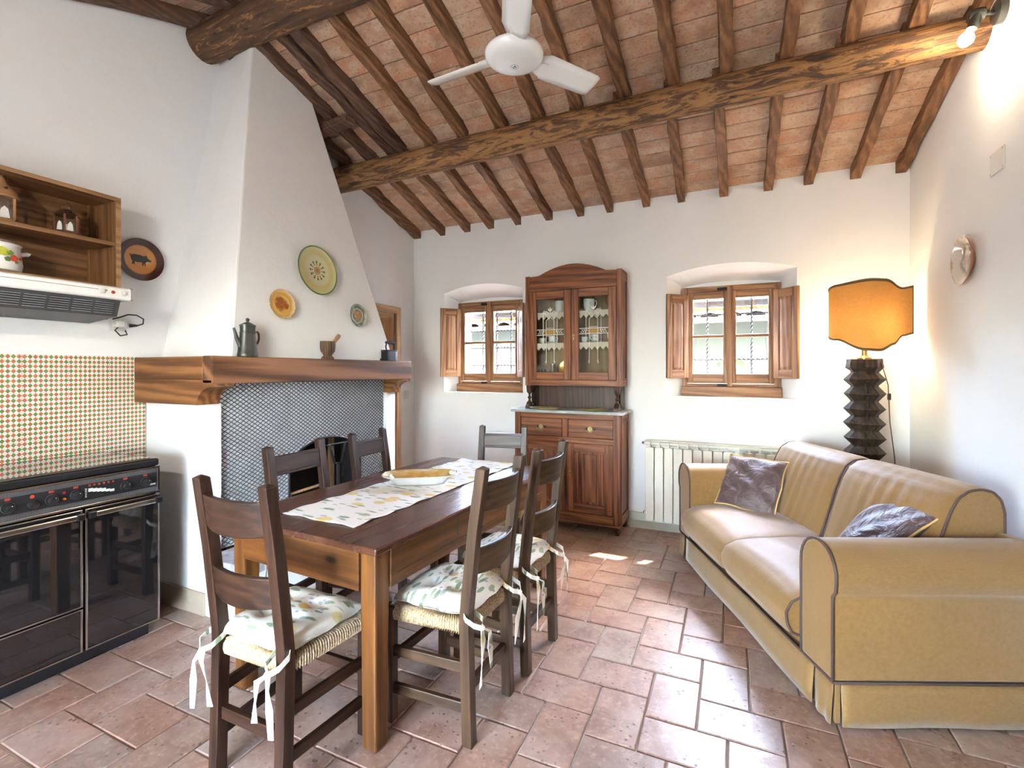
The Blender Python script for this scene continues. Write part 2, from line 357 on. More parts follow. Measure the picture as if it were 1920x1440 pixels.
def m_splash():
    g = G('diamond_tile_glaze'); tc = g.n('TexCoord').outputs['Object']; sp = g.n('SeparateXYZ', {0: tc})
    def cell(k, sock):
        q = g.math('MULTIPLY', sock, k); fl = g.math('FLOOR', q); return fl, g.math('ABSOLUTE', g.math('SUBTRACT', g.math('SUBTRACT', q, fl), .5))
    fy, dy = cell(9/.19, sp.outputs[1]); fz, dz = cell(9/.2246, sp.outputs[2])
    ins = g.math('LESS_THAN', g.math('ADD', dy, dz), .485)
    par = g.math('GREATER_THAN', g.math('MODULO', g.math('ABSOLUTE', g.math('ADD', fy, fz)), 2), .5)
    nz = g.noise(tc, 30, 3)
    dia = g.mix(par, g.ramp(nz, [(.3, (.44,.125,.055)), (.7, (.54,.19,.09))]), g.ramp(nz, [(.3, (.14,.18,.045)), (.7, (.21,.27,.085))]))
    g.set(color=g.mix(ins, (.74,.72,.66), dia), rough=.16); return g.m
SPLASH = m_splash(); GROUT = plain('grout', (.72,.66,.52), .9)
def radial(name, stops, rough=.2, sc_=1.0, noise=0):
    g = G(name); tc = g.n('TexCoord').outputs['Object']; sp = g.n('SeparateXYZ', {0: tc})
    r = g.math('SQRT', g.math('ADD', g.math('POWER', sp.outputs[0], 2), g.math('POWER', sp.outputs[1], 2)))
    r = g.math('MULTIPLY', r, 1/sc_)
    if noise: r = g.math('ADD', r, g.math('MULTIPLY', g.math('SUBTRACT', g.noise(tc, 22, 3), .5), noise))
    g.set(color=g.ramp(r, stops), rough=rough, coat=.3); return g.m
BARK = plain('bark', (.12,.085,.055), .9, bump=.5)
LEAF = plain('leaf_green', (.10,.17,.035), .55, var=.35, scale=4)
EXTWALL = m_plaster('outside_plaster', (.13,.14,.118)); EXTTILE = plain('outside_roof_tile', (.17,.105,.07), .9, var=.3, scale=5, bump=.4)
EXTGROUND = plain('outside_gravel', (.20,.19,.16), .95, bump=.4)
BLIND = plain('rolled_blind_cloth', (.09,.10,.10), .8, bump=.2)
LANTC = plain('lantern_copper', (.16,.075,.042), .4, .6, var=.3); LANTO = plain('lantern_ochre', (.36,.19,.085), .5, .2, var=.2)
FROST = plain('frosted_white', (.72,.72,.68), .5)
def emis(name, c, s):
    g = G(name); n1 = g.noise(g.co(), 8, 2); g.set(color=(.9,.85,.75), emit=g.ramp(n1, [(.3, tuple(x*.97 for x in c)), (.7, c)]), emits=s); return g.m
BULB = emis('lit_bulb', (1, .78, .52), 18)
def m_shade():
    g = G('linen_lampshade'); o = g.t.nodes['Material Output']; tc = g.n('TexCoord').outputs['Object']
    a = g.noise(g.n('Mapping', {'Vector': tc, 'Scale': (40, 40, 500)}).outputs[0], 1, 2); b = g.noise(g.n('Mapping', {'Vector': tc, 'Scale': (500, 500, 40)}).outputs[0], 1, 2)
    c = g.ramp(g.math('MULTIPLY', g.math('ADD', a, b), .5), [(.3, (.34,.155,.04)), (.7, (.46,.235,.075))])
    d = g.n('BsdfDiffuse', {'Color': c}); t = g.n('BsdfTranslucent', {'Color': c}); mx = g.n('MixShader', {0: .24, 1: d.outputs[0], 2: t.outputs[0]})
    g.t.links.new(mx.outputs[0], o.inputs['Surface']); return g.m
SHADE = m_shade(); SHADETRIM = plain('shade_trim', (.12,.085,.04), .8)
# ------------------------------------------------------------------ room shell
YB, XR, XLN, XLF, YF = 4.42, 1.197, -3.30, -3.218, -.70     # back wall, right wall, left wall (near, far), front wall
RID = 2.13
def zf(y): return 2.865 + .31*(YB - y)                      # underside of the rafters, far slope
def zn(y): return 3.70 - .39*(2.1 - y)                      # near slope
RD = .08                                                    # rafter depth
def ztf(y): return zf(y) + RD
def ztn(y): return zn(y) + RD

def struct(mb, name, m, **kw):
    o = mb.build(name, m, **kw); o['kind'] = 'structure'; return o

# left wall: stove part, then (behind the chimney) the part with the door
mb = MB()
mb.prism([(YF-.3,0),(2.35,0),(2.35,ztf(2.35)+.05),(RID,ztf(RID)+.1),(RID,ztn(RID)+.05),(YF-.3,ztn(YF-.3)+.05)], 'x', -3.65, XLN)
D0, D1, DH = 3.22, 4.10, 2.0
mb.prism([(2.35,0),(D0,0),(D0,ztf(D0)+.05),(2.35,ztf(2.35)+.05)], 'x', -3.65, XLF)
mb.prism([(D0,DH),(D1,DH),(D1,ztf(D1)+.05),(D0,ztf(D0)+.05)], 'x', -3.65, XLF)
mb.prism([(D1,0),(YB+.45,0),(YB+.45,ztf(YB+.45)+.05),(D1,ztf(D1)+.05)], 'x', -3.65, XLF)
struct(mb, 'wall_left', PLASTER)
mb = MB().prism([(YF-.3,0),(YB+.45,0),(YB+.45,ztf(YB+.45)+.05),(RID,ztf(RID)+.1),(RID,ztn(RID)+.05),(YF-.3,ztn(YF-.3)+.05)], 'x', XR, XR+.3)
struct(mb, 'wall_right', PLASTER)
# back wall with two splayed, arched window recesses
ZS, ZB, YW, YO = 2.25, 1.172, 4.64, 4.87
OPEN = [(-2.82,-1.895,-2.752,-1.962), (-.515,.48,-.40,.382)]  # room-side x0,x1 and frame-side x0,x1
ZT = 3.02
mb = MB(); mb.box(XLF-.3, XR+.3, YB, YO, 0, ZB)
(a0,a1,b0,b1),(c0,c1,e0,e1) = OPEN
mb.prism([(XLF-.3,YB),(a0,YB),(b0,YW),(b0,YO),(XLF-.3,YO)], 'z', ZB, ZT)
mb.prism([(a1,YB),(c0,YB),(e0,YW),(e0,YO),(b1,YO),(b1,YW)], 'z', ZB, ZT)
mb.prism([(c1,YB),(XR+.3,YB),(XR+.3,YO),(e1,YO),(e1,YW)], 'z', ZB, ZT)
for x0,x1,f0,f1 in OPEN:
    NA = 15; arc = []; arb = []
    for i in range(NA):
        t = i/(NA-1); k = 1-(2*t-1)**2
        arc.append((x0+(x1-x0)*t, YB, ZS-.02+.075*k)); arb.append((f0+(f1-f0)*t, YW, 2.16+.03*k))
    n = NA
    mb.add(arc+arb, [(i,i+1,n+i+1,n+i) for i in range(n-1)])
    mb.add(arc+[(x1,YB,ZT),(x0,YB,ZT)], [tuple(range(n+2))])
    mb.box(f0, f1, YW, YO, 2.15, ZT)
struct(mb, 'wall_back', PLASTER)
mb = MB(); q = [-3.7, OPEN[0][2], OPEN[0][3], OPEN[1][2], OPEN[1][3], XR+.35]      # dark outer skin, added to cut sunlight bounced onto the outbuilding
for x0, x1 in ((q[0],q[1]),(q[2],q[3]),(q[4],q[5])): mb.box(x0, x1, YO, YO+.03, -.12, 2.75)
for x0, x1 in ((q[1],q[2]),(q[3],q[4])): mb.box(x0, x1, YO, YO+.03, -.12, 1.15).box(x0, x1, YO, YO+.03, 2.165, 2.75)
struct(mb, 'bounce_skin', EXTWALL)
# front wall behind the photographer, with a glazed door added to let in daylight
mb = MB(); FD0, FD1 = -1.8, -.6
for x0, x1, z0, z1 in [(-3.6,FD0,0,2.75),(FD1,1.5,0,2.75),(FD0,FD1,2.12,2.75)]: mb.box(x0, x1, YF-.3, YF, z0, z1)
struct(mb, 'wall_front', PLASTER)
t = thing('door_2', 'glazed double door added to the unseen front wall', 'door', kind='structure')
for x0, x1 in ((FD0,FD0+.06),(FD1-.06,FD1)): MB().box(x0,x1,YF-.12,YF-.04,0,2.12).build('door_jamb', W_WIN['z'], t)
MB().box(FD0+.06,FD1-.06,YF-.12,YF-.04,2.06,2.12).build('door_head', W_WIN['x'], t)
for x0, x1 in ((FD0+.06,-1.203),(-1.197,FD1-.06)):
    lf_ = bpy.data.objects.new('door_leaf', None); COL.objects.link(lf_); lf_.parent = t; lf_.empty_display_size = .05
    for q in ((x0,x0+.06),(x1-.06,x1)): MB().box(q[0],q[1],YF-.1,YF-.06,.01,2.06).build('stile', W_WIN['z'], lf_)
    for q in ((.01,.16),(1.06,1.11),(2.0,2.06)): MB().box(x0+.06,x1-.06,YF-.1,YF-.06,q[0],q[1]).build('rail', W_WIN['x'], lf_)
    for q in ((.16,1.06),(1.11,2.0)): MB().box(x0+.06,x1-.06,YF-.082,YF-.079,q[0],q[1]).build('pane', GLASS, lf_)
struct(MB().box(-3.7, XR+.35, YF-.35, YB+.5, -.12, -.012), 'floor', MORTAR); FLOOR = bpy.data.objects['floor']

# floor tiles: axis-aligned herringbone of 20 x 31 cm cotto
TA, TB, JO = .197, .308, .0055
def tile_mesh(seed):
    rd = random.Random(seed); m = MB(); w_, l_ = TA/2-JO/2, TB/2-JO/2; e = .004; pts = []
    for k, (sx, sy) in enumerate([(-1,-1),(1,-1),(1,1),(-1,1)]):
        pts.append((sx*(w_+rd.uniform(-.0022,.0008)), sy*(l_+rd.uniform(-.0022,.0008))))
    ins = [(p[0]*(1-e/w_), p[1]*(1-e/l_)) for p in pts]
    m.add([(x,y,-.02) for x,y in pts]+[(x,y,-.0035) for x,y in pts]+[(x,y,0) for x,y in ins],
          [(8,9,10,11)]+[(a,(a+1)%4,4+(a+1)%4,4+a) for a in range(4)]+[(4+a,4+(a+1)%4,8+(a+1)%4,8+a) for a in range(4)])
    return m
TM = [tile_mesh(i) for i in range(6)]; TMESH = [t.mesh('floor_tile', COTTO) for t in TM]
cand = []
for i in range(-40, 40):
    for j in range(-25, 25):
        ox, oy = -.32 + TA*i + TB*j, 2.0 + TA*i - TB*j
        for kind in (0, 1):
            cx, cy = (ox+TA/2, oy+TB/2) if kind == 0 else (ox-(TB-TA)+TB/2, oy+TB+TA/2)
            if not (-3.35 < cx < 1.28 and YF-.1 < cy < YB+.06): continue
            h = [(TA/2,TB/2),(TB/2,TA/2)][kind]; ps = [prj((cx+sx*h[0], cy+sy*h[1], 0)) for sx, sy in ((-1,-1),(1,-1),(1,1),(-1,1))]
            area = 0
            if all(ps):
                area = abs(sum(ps[k][0]*ps[(k+1)%4][1]-ps[(k+1)%4][0]*ps[k][1] for k in range(4)))/2
                if max(p[0] for p in ps) < 0 or min(p[0] for p in ps) > 1920 or min(p[1] for p in ps) > 1440: area = 0
            hid = (cx < -2.42 and 1.77 < cy < 3.42) or (cx < -2.8 and cy < 1.54)
            cand.append((0 if hid else area, cx, cy, kind))
cand.sort(reverse=True)
rest = MB(); rr = random.Random(5)
for k, (ar, cx, cy, kind) in enumerate(cand):
    rz = (R(90) if kind else 0) + (math.pi if rr.random() < .5 else 0); tilt = (rr.uniform(-.006,.006), rr.uniform(-.006,.006), rz+rr.uniform(-.004,.004)); dz = rr.uniform(-.0018,0)
    if k < 300 and ar > 0:
        o = bpy.data.objects.new('floor_tile', TMESH[rr.randrange(6)]); COL.objects.link(o); o.parent = FLOOR
        o.location = (cx, cy, dz); o.rotation_euler = tilt
    else:
        t = MB(); t.add(TM[0].v, TM[0].f); t.xf(Matrix.Translation((cx, cy, -.001)) @ Matrix.Rotation(rz, 4, 'Z')); rest.add(t.v, t.f)
rest.build('floor_tile_remainder', COTTO, FLOOR)['kind'] = 'stuff'

# ceiling: brick tiles on rafters, purlin and ridge beam
mb = MB()
mb.prism([(RID,ztf(RID)+.022),(YB+.80,ztf(YB+.80)+.0),(YB+.80,ztf(YB+.80)+.1),(RID,ztf(RID)+.1)], 'x', -3.7, XR+.35)
mb.prism([(YF-.5,ztn(YF-.5)+.022),(RID,ztn(RID)+.022),(RID,ztn(RID)+.1),(YF-.5,ztn(YF-.5)+.1)], 'x', -3.7, XR+.35)
mb.box(-3.7, XR+.35, RID-.02, RID+.05, ztf(RID)-.02, ztn(RID)+.1)
CEIL = struct(mb, 'ceiling', ROOFMORTAR)
RX = [-3.165,-2.84,-2.535,-2.25,-1.944,-1.613,-1.301,-1.011,-.693,-.381,-.062,.276,.573,.876,1.155]
sl = math.atan(.31); sln = math.atan(.39)
def roof_tile(seed):
    rd = random.Random(seed); m = MB(); w_, l_, e = .15, .0695, .004
    P = [(sx*w_, sy*(l_+rd.uniform(-.0025,.001))) for sx, sy in ((-1,-1),(1,-1),(1,1),(-1,1))]
    I = [(x*(1-e/w_), y*(1-e/l_)) for x, y in P]
    m.add([(x,y,0) for x,y in I]+[(x,y,.004) for x,y in P]+[(x,y,.03) for x,y in P],
          [(0,1,2,3)]+[(a,(a+1)%4,4+(a+1)%4,4+a) for a in range(4)]+[(4+a,4+(a+1)%4,8+(a+1)%4,8+a) for a in range(4)])
    return m
RTM = [roof_tile(i) for i in range(5)]; RTMESH = [t.mesh('roof_tile', ROOFTILE) for t in RTM]
restr = MB(); cnt = 0
bays = [(RX[i]+RX[i+1])/2 for i in range(len(RX)-1)]; wid = [(RX[i+1]-RX[i]) for i in range(len(RX)-1)]
for b, (bx, bw) in enumerate(zip(bays, wid)):
    off = rr.uniform(-.04, .04)
    for k in range(18):
        y = YB - .05 - k*.1385 + off*.5
        if y < RID-.02 or y > YB+.08: continue
        o = bpy.data.objects.new('roof_tile', RTMESH[rr.randrange(5)]); COL.objects.link(o); o.parent = CEIL; cnt += 1
        o.location = (bx, y, ztf(y)+rr.uniform(-.001,.003)); o.rotation_euler = (-sl+rr.uniform(-.006,.006), rr.uniform(-.005,.005), rr.uniform(-.008,.008) + (math.pi if 0 else 0)); o.scale = (bw/.305, 1, 1)
    for k in range(19):
        y = RID - .06 - k*.135
        if y < YF-.1: continue
        see = b < 3 and y > 1.2 and cnt < 300
        if see:
            o = bpy.data.objects.new('roof_tile', RTMESH[rr.randrange(5)]); COL.objects.link(o); o.parent = CEIL; cnt += 1
            o.location = (bx, y, ztn(y)); o.rotation_euler = (sln, 0, 0); o.scale = (bw/.305, 1, 1)
        else:
            t = MB(); t.add(RTM[0].v, RTM[0].f); t.xf(Matrix.Translation((bx, y, ztn(y))) @ Matrix.Rotation(sln, 4, 'X') @ Matrix.Diagonal((bw/.305, 1, 1, 1))); restr.add(t.v, t.f)
restr.build('roof_tile_remainder', ROOFTILE, CEIL)['kind'] = 'stuff'
def rafter(x, y0, y1, zfun, wd=.07, dp=RD, m=RAFTER, jit=.006, dx=0.0):
    n = 12; rd = random.Random(int(x*1000)+int(y0*77)); b = MB(); vs = []
    for i in range(n):
        t = i/(n-1); y = y0+(y1-y0)*t; z = zfun(y); jx = rd.uniform(-jit,jit); w1 = wd/2*(1+rd.uniform(-.1,.1)); jz = rd.uniform(-jit,jit)
        xx = x+jx+dx*(2*t-1)
        vs += [(xx-w1,y,z+jz),(xx+w1,y,z+jz+rd.uniform(-jit,jit)*.5),(xx+w1,y,z+dp+.012),(xx-w1,y,z+dp+.012)]
    b.add(vs, [(4*i+k,4*i+(k+1)%4,4*i+4+(k+1)%4,4*i+4+k) for i in range(n-1) for k in range(4)]+[(3,2,1,0),tuple(4*(n-1)+k for k in range(4))])
    return b.build('rafter', m, CEIL, bevel=.004)
for i, x in enumerate(RX):
    rafter(x, 3.27, YB+.06, zf, .066 if i else .09, dx=random.uniform(-.012,.012), jit=.006 if i else .012)
    if x > -2.5: rafter(x+.035, RID+.04, 3.31, zf, .072, dx=random.uniform(-.012,.012), m=RAFTER)
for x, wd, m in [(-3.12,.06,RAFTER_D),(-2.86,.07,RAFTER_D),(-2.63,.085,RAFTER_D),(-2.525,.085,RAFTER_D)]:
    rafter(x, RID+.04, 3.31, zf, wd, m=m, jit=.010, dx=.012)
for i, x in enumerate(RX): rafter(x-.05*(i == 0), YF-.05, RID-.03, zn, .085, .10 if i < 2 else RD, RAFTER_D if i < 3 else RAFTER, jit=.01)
MB().bar((-3.1,2.86,3.30),(-2.62,2.80,3.30),.10,.055).build('trimmer_block', RAFTER_D, CEIL, bevel=.006)
def log_beam(name, x0, x1, yz, r0, r1, m, seed, lump=.06):
    rd = random.Random(seed); n = 34; k = 22; ph = [rd.uniform(0,6.28) for _ in range(6)]
    def fn(u, v):
        t = u; a = 2*math.pi*v; r = (r0+(r1-r0)*t)*(1+lump*(.5*math.sin(2*a+ph[0]+3*t)+.4*math.sin(3*a+ph[1]-5*t)+.5*math.sin(9*t+ph[2])*math.sin(a+ph[3])))
        y = yz[0][0]+(yz[1][0]-yz[0][0])*t; z = yz[0][1]+(yz[1][1]-yz[0][1])*t+.008*math.sin(5*t+ph[4])
        return (x0+(x1-x0)*t, y+r*math.cos(a), z+r*math.sin(a))
    b = MB().grid(fn, n, k, cv=True); b.f += [tuple(range(k)), tuple((n-1)*k+i for i in range(k))]
    return b.build(name, m, CEIL, smooth=60)
part_label(log_beam('purlin_log', XLF-.1, XR+.1, ((3.268,3.104),(3.268,3.150)), .110, .084, LOG_B, 3), 'round log purlin with golden peeled patches')
part_label(log_beam('ridge_log', XLN-.05, XR+.1, ((2.13,3.637),(2.13,3.65)), .118, .11, LOG_A, 8), 'dark round ridge log')

# skirting
struct(MB().box(XLF, XR, YB-.012, YB+.01, 0, .125), 'baseboard_back', SKIRT_B, bevel=.004)
struct(MB().prism([(YB-.012,.055),(YB-.06,.0),(YB-.012,.0)], 'x', -.83, XR), 'trim_1', SKIRT, bevel=.003)
struct(MB().box(XLF-.01, XLF+.012, D1+.07, YB, 0, .10), 'baseboard_left', SKIRT_L, bevel=.004)
struct(MB().box(XR-.012, XR+.01, YF, YB, 0, .10), 'baseboard_right', SKIRT_B, bevel=.004)

# door behind the chimney
d = thing('door_1', 'pine door and frame in the left wall past the fireplace', 'door', kind='structure')
for y0, y1 in ((D0-.065,D0+.0),(D1,D1+.066)):
    MB().box(XLF-.02, XLF+.022, y0, y1, 0, DH+.07).build('architrave', W_DOOR['z'], d, bevel=.005)
MB().box(XLF-.02, XLF+.022, D0, D1, DH, DH+.07).build('head_architrave', W_DOOR['y'], d, bevel=.005)
MB().box(XLF-.25, XLF-.02, D1-.025, D1, 0, DH).build('jamb_lining', W_DOOR['z'], d, bevel=.002)
MB().box(XLF-.25, XLF-.02, D0, D0+.025, 0, DH).build('jamb_lining', W_DOOR['z'], d, bevel=.002)
MB().box(XLF-.25, XLF-.02, D0+.025, D1-.025, DH-.025, DH).build('head_lining', W_DOOR['y'], d, bevel=.002)
leaf = MB().box(XLF-.24, XLF-.20, D0+.03, D1-.03, .01, DH-.03).build('door_leaf', W_DOOR['z'], d, bevel=.003)
for z0, z1 in ((.2,.9),(1.05,1.85)):
    for y0, y1 in ((D0+.12,D0+.38),(D0+.48,D1-.12)):
        MB().box(XLF-.20, XLF-.19, y0, y1, z0, z1).build('raised_panel', W_DOOR['z'], leaf, bevel=.006)

# ------------------------------------------------------------------ windows
def shutter(t, hinge, width, z0, z1, ang, side):
    # board-and-panel inner shutter, hinged at `hinge` (x, y); ang measured from +x in plan
    s = bpy.data.objects.new('shutter', None); COL.objects.link(s); s.parent = t; s.location = (hinge[0], hinge[1], 0); s.rotation_euler = (0, 0, ang); s.empty_display_size = .05
    w_ = width; h0, h1 = z0, z1
    def b(n, m, *q, **k): return MB().box(*q).build(n, m, s, **k)
    st = .052
    b('stile', W_WIN['z'], 0, st, -.011, .011, h0, h1, bevel=.003); b('stile', W_WIN['z'], w_-st, w_, -.011, .011, h0, h1, bevel=.003)
    b('rail', W_WIN['x'], st, w_-st, -.011, .011, h0, h0+.07, bevel=.003); b('rail', W_WIN['x'], st, w_-st, -.011, .011, h1-.07, h1, bevel=.003)
    m = MB(); m.box(st, w_-st, -.004, .004, h0+.07, h1-.07)
    for sg in (-1, 1):
        x0, x1, q0, q1 = st+.004, w_-st-.004, h0+.074, h1-.074; i = .02; yy = sg*.004; yt = sg*.009
        m.add([(x0,yy,q0),(x1,yy,q0),(x1,yy,q1),(x0,yy,q1),(x0+i,yt,q0+i),(x1-i,yt,q0+i),(x1-i,yt,q1-i),(x0+i,yt,q1-i)],
              [(4,5,6,7)]+[(a,(a+1)%4,4+(a+1)%4,4+a) for a in range(4)])
    m.build('panel', W_WIN['z'], s)
    for z in (h0+.13, h1-.13): MB().lathe([(.006,z-.03),(.006,z+.03)], 8).build('hinge', CHROME, s)
    return s
def window(n, label, xa, xb, angL, angR):
    t = thing('window_%d' % n, label, 'window', kind='structure'); y0, y1 = 4.60, 4.665; z0, z1 = 1.165, 2.147
    def b(nm, m, *q, par=t, **k): return MB().box(*q).build(nm, m, par, bevel=.004, **k)
    b('frame_jamb', W_WIN['z'], xa, xa+.045, y0, y1, 1.258, z1); b('frame_jamb', W_WIN['z'], xb-.045, xb, y0, y1, 1.258, z1)
    b('frame_head', W_WIN['x'], xa+.045, xb-.045, y0, y1, z1-.05, z1); b('frame_sill', W_WIN['x'], xa+.045, xb-.045, y0, y1, 1.258, 1.285)
    b('sill_board', W_WIN['x'], xa-.008, xb+.008, y0-.02, y1, z0, 1.258)
    xm = (xa+xb)/2
    for s, (q0, q1) in enumerate(((xa+.045, xm-.004), (xm+.004, xb-.045))):
        sa = bpy.data.objects.new('sash', None); COL.objects.link(sa); sa.parent = t; sa.empty_display_size = .05
        yy0, yy1 = y0-.012, y0+.03; zb, zt = 1.288, z1-.052; st = .047
        b('sash_stile', W_WIN['z'], q0, q0+st, yy0, yy1, zb, zt, par=sa); b('sash_stile', W_WIN['z'], q1-st, q1, yy0, yy1, zb, zt, par=sa)
        b('sash_rail', W_WIN['x'], q0+st, q1-st, yy0, yy1, zb, 1.372, par=sa); b('sash_rail', W_WIN['x'], q0+st, q1-st, yy0, yy1, 2.034, zt, par=sa)
        b('glazing_bar', W_WIN['x'], q0+st, q1-st, yy0+.006, yy1-.004, 1.69, 1.715, par=sa)
        for p0, p1 in ((1.372,1.69),(1.715,2.034)):
            MB().box(q0+st, q1-st, y0+.008, y0+.011, p0, p1).build('pane', GLASS, sa)
    b('meeting_batten', W_WIN['z'], xm-.02, xm+.02, y0-.032, y0-.012, 1.262, z1-.005)
    b('bolt_plate', BLACKMET, xm-.10, xm-.005, y0-.020, y0-.0125, z1-.042, z1-.018); b('bolt_plate', BLACKMET, xm-.10, xm-.005, y0-.020, y0-.0005, 1.262, 1.284)
    hw = .235
    shutter(t, (xa+.05, y0-.03), hw, 1.335, 2.075, angL, -1); shutter(t, (xb-.05, y0-.03), hw, 1.335, 2.075, angR, 1)
    return t
window(1, 'small wooden window with open shutters beside the dresser', -2.752, -1.962, R(180+53), R(-54))
window(2, 'small wooden window with open shutters above the radiator', -.40, .382, R(180+46), R(-48))

# twisted iron grilles outside the windows
def grille(label, x0, x1, vx, hz):
    t = thing('window_grille', label, 'grille', group='iron window grilles'); Y = 4.80
    def tw(name, p0, p1):
        p0, p1 = Vector(p0), Vector(p1); L = (p1-p0).length; n = int(L/.012); d_ = (p1-p0).normalized()
        a = Vector((0,1,0)); c = d_.cross(a); vs = []
        for i in range(n+1):
            p = p0+(p1-p0)*(i/n); an = i*.5
            for k in range(4): q = an+k*math.pi/2; vs.append(p+.0095*(math.cos(q)*a+math.sin(q)*c))
        MB().add(vs, [(4*i+k,4*i+(k+1)%4,4*i+4+(k+1)%4,4*i+4+k) for i in range(n) for k in range(4)]).build(name, GRATE, t)
    for x in vx: tw('upright_bar', (x,Y,1.165), (x,Y,2.16))
    for z in hz: tw('cross_bar', (x0,Y+.012,z), (x1,Y+.012,z))
    return t
grille('twisted iron bars outside the window beside the dresser', -2.752, -1.962, (-2.545,-2.37,-2.197), (1.846,1.656,1.459))
grille('twisted iron bars outside the window above the radiator', -.40, .382, (-.198,.169), (1.916,1.503))

# outside
def roll(label, x0, x1, straps):
    t = thing('rolled_blind', label, 'blind', (0, 4.852, 2.022), group='rolled-up outdoor blinds')
    MB().lathe([(.030,x0),(.033,x0+.02),(.033,x1-.02),(.030,x1)], 14, axis='x').build('roll', BLIND, t, smooth=50)
    MB().box(x0, x1, -.012, .012, -.066, -.036).build('batten', W_DOOR['y'], t)
    for x in straps: MB().lathe([(.0345,x-.012),(.0345,x+.012)], 14, axis='x').build('strap', W_PEST, t)
    return t
b1 = roll('dark rolled-up blind outside the window beside the dresser', -2.85, -1.9, (-2.52,-2.2))
b2 = roll('dark rolled-up blind outside the window above the radiator', -.48, .46, (-.20,.18))
MB().tube([(.27,0,-.03),(.285,.0,-.35),(.31,.01,-.62),(.32,.01,-.70),(.30,.01,-.72),(.29,0,-.62)], .003, 6).build('pull_cord', CORD, b2)
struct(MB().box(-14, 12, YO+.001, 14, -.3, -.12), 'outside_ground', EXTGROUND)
# unseen porch outside the front door, added to cut sky light
struct(MB().box(-4.5, 2.2, -4.2, YF-.3, -.3, -.12), 'added_porch_floor', EXTGROUND)
struct(MB().prism([(YF-.3,2.55),(-4.2,2.15),(-4.2,2.27),(YF-.3,2.67)], 'x', -4.5, 2.2), 'added_porch_roof', RAFTER)
struct(MB().box(-4.5, -4.2, -4.2, YF-.3, -.12, 2.4), 'added_porch_wall', EXTWALL)
for x in (-4.1, -1.0, 1.9): struct(MB().box(x-.12, x+.12, -4.15, -3.91, -.12, 2.2), 'added_porch_post', PLASTER)
h = thing('neighbouring_house', 'low plastered outbuilding with tiled roof seen through the windows', 'building', (0, 8.0, 0))
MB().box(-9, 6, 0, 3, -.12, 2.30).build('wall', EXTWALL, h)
def rz_(yy): return 2.03 + .171*(yy+1.6)                    # roof edge extended forward to shade the outbuilding wall
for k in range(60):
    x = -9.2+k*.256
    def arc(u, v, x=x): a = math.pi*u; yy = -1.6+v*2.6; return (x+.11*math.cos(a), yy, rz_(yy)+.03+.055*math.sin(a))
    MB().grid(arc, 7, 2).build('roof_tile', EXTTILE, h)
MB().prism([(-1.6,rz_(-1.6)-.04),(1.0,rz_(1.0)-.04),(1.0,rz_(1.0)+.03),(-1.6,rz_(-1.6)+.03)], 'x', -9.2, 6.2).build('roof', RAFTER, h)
bush = thing('garden_shrub', 'bright green leafy shrub outside the window above the radiator', 'shrub', (.25, 5.75, -.12))
lf = MB(); rd = random.Random(4)
for k in range(150):
    c = Vector((rd.gauss(.02,.28), rd.gauss(0,.2), rd.uniform(.35,1.62))); a = rd.uniform(0,6.28); tl = rd.uniform(-.6,.6); L = rd.uniform(.06,.10); W = L*.32
    u = Vector((math.cos(a)*math.cos(tl), math.sin(a)*math.cos(tl), math.sin(tl))); s_ = u.cross(Vector((0,0,1))).normalized(); nn = s_.cross(u)
    lf.add([c-u*L, c+s_*W+nn*.008, c+u*L, c-s_*W+nn*.008], [(0,1,2),(0,2,3)])
o = lf.build('foliage', LEAF, bush); o['kind'] = 'stuff'
st = MB()
for k in range(9): a = k*.7; st.tube([(0,0,0),(.05*math.cos(a),.05*math.sin(a),.6),(.2*math.cos(a),.15*math.sin(a),1.2+.04*k)], [.018,.012,.005], 6)
st.build('stem', BARK, bush)
# ------------------------------------------------------------------ fireplace
fp = thing('fireplace', 'white plastered fireplace with tapering chimney hood, wooden mantel and metal mesh screen', 'fireplace')
XP, YP0, YP1 = -2.732, 1.766, 3.475
MB().prism([(XLN,YP0),(XP,YP0),(XP,1.867),(-2.79,1.867),(-2.79,1.90),(XLN,1.90)], 'z', 0, 1.21).build('pillar', PLASTER, fp, bevel=.006)
MB().box(XLF, XP, 3.357, YP1, 0, 1.21).build('pillar', PLASTER, fp, bevel=.006)
# hood: leaning front, tapering sides
def hx(z): return -2.65 - .1135*(z-1.48)
FR = [(1.86,1.47),(3.36,1.47),(2.674,3.40),(2.18,3.575)]
hv = [(hx(z),y,z) for y,z in FR] + [(XLN-.01,1.86,1.47),(XLN-.01,3.36,1.47),(XLN-.01,2.70,3.42),(XLN-.01,2.25,3.63)]
# roof-side top is buried between the rafters
hv[2] = (hx(3.42),2.667,3.43); hv[3] = (hx(3.58),2.182,3.60)
MB().add(hv, [(0,1,2,3),(7,6,5,4),(0,4,5,1),(1,5,6,2),(2,6,7,3),(3,7,4,0)]).build('chimney_hood', PLASTER, fp, bevel=.012)
XM = -2.567
mt = MB().box(XM-.085, XM, 1.70, 3.494, 1.327, 1.482).build('mantel_beam', W_MANTEL_Y, fp, bevel=.006)
MB().box(XLN, XM-.085, 1.70, 1.80, 1.351, 1.480).build('mantel_return', W_MANTEL_X, fp, bevel=.006)
MB().box(XLN, XM-.085, 1.80, 3.494, 1.44, 1.478).build('mantel_shelf', W_MANTEL_Y, fp, bevel=.004)
def corbel(y0, y1):
    x1 = XM-.005; pts = [(XLN,1.208),(-2.73,1.208)]
    for i in range(9):
        a = R(90*i/8); pts.append((-2.70-.0+.125*(1-math.cos(a)), 1.208+.10*math.sin(a)))
    pts += [(x1,1.308),(x1,1.350),(XLN,1.350)]
    return MB().prism(pts, 'y', y0, y1).build('corbel', W_MANTEL_X, fp, bevel=.004)
corbel(1.70, 1.83); corbel(3.37, 3.49)
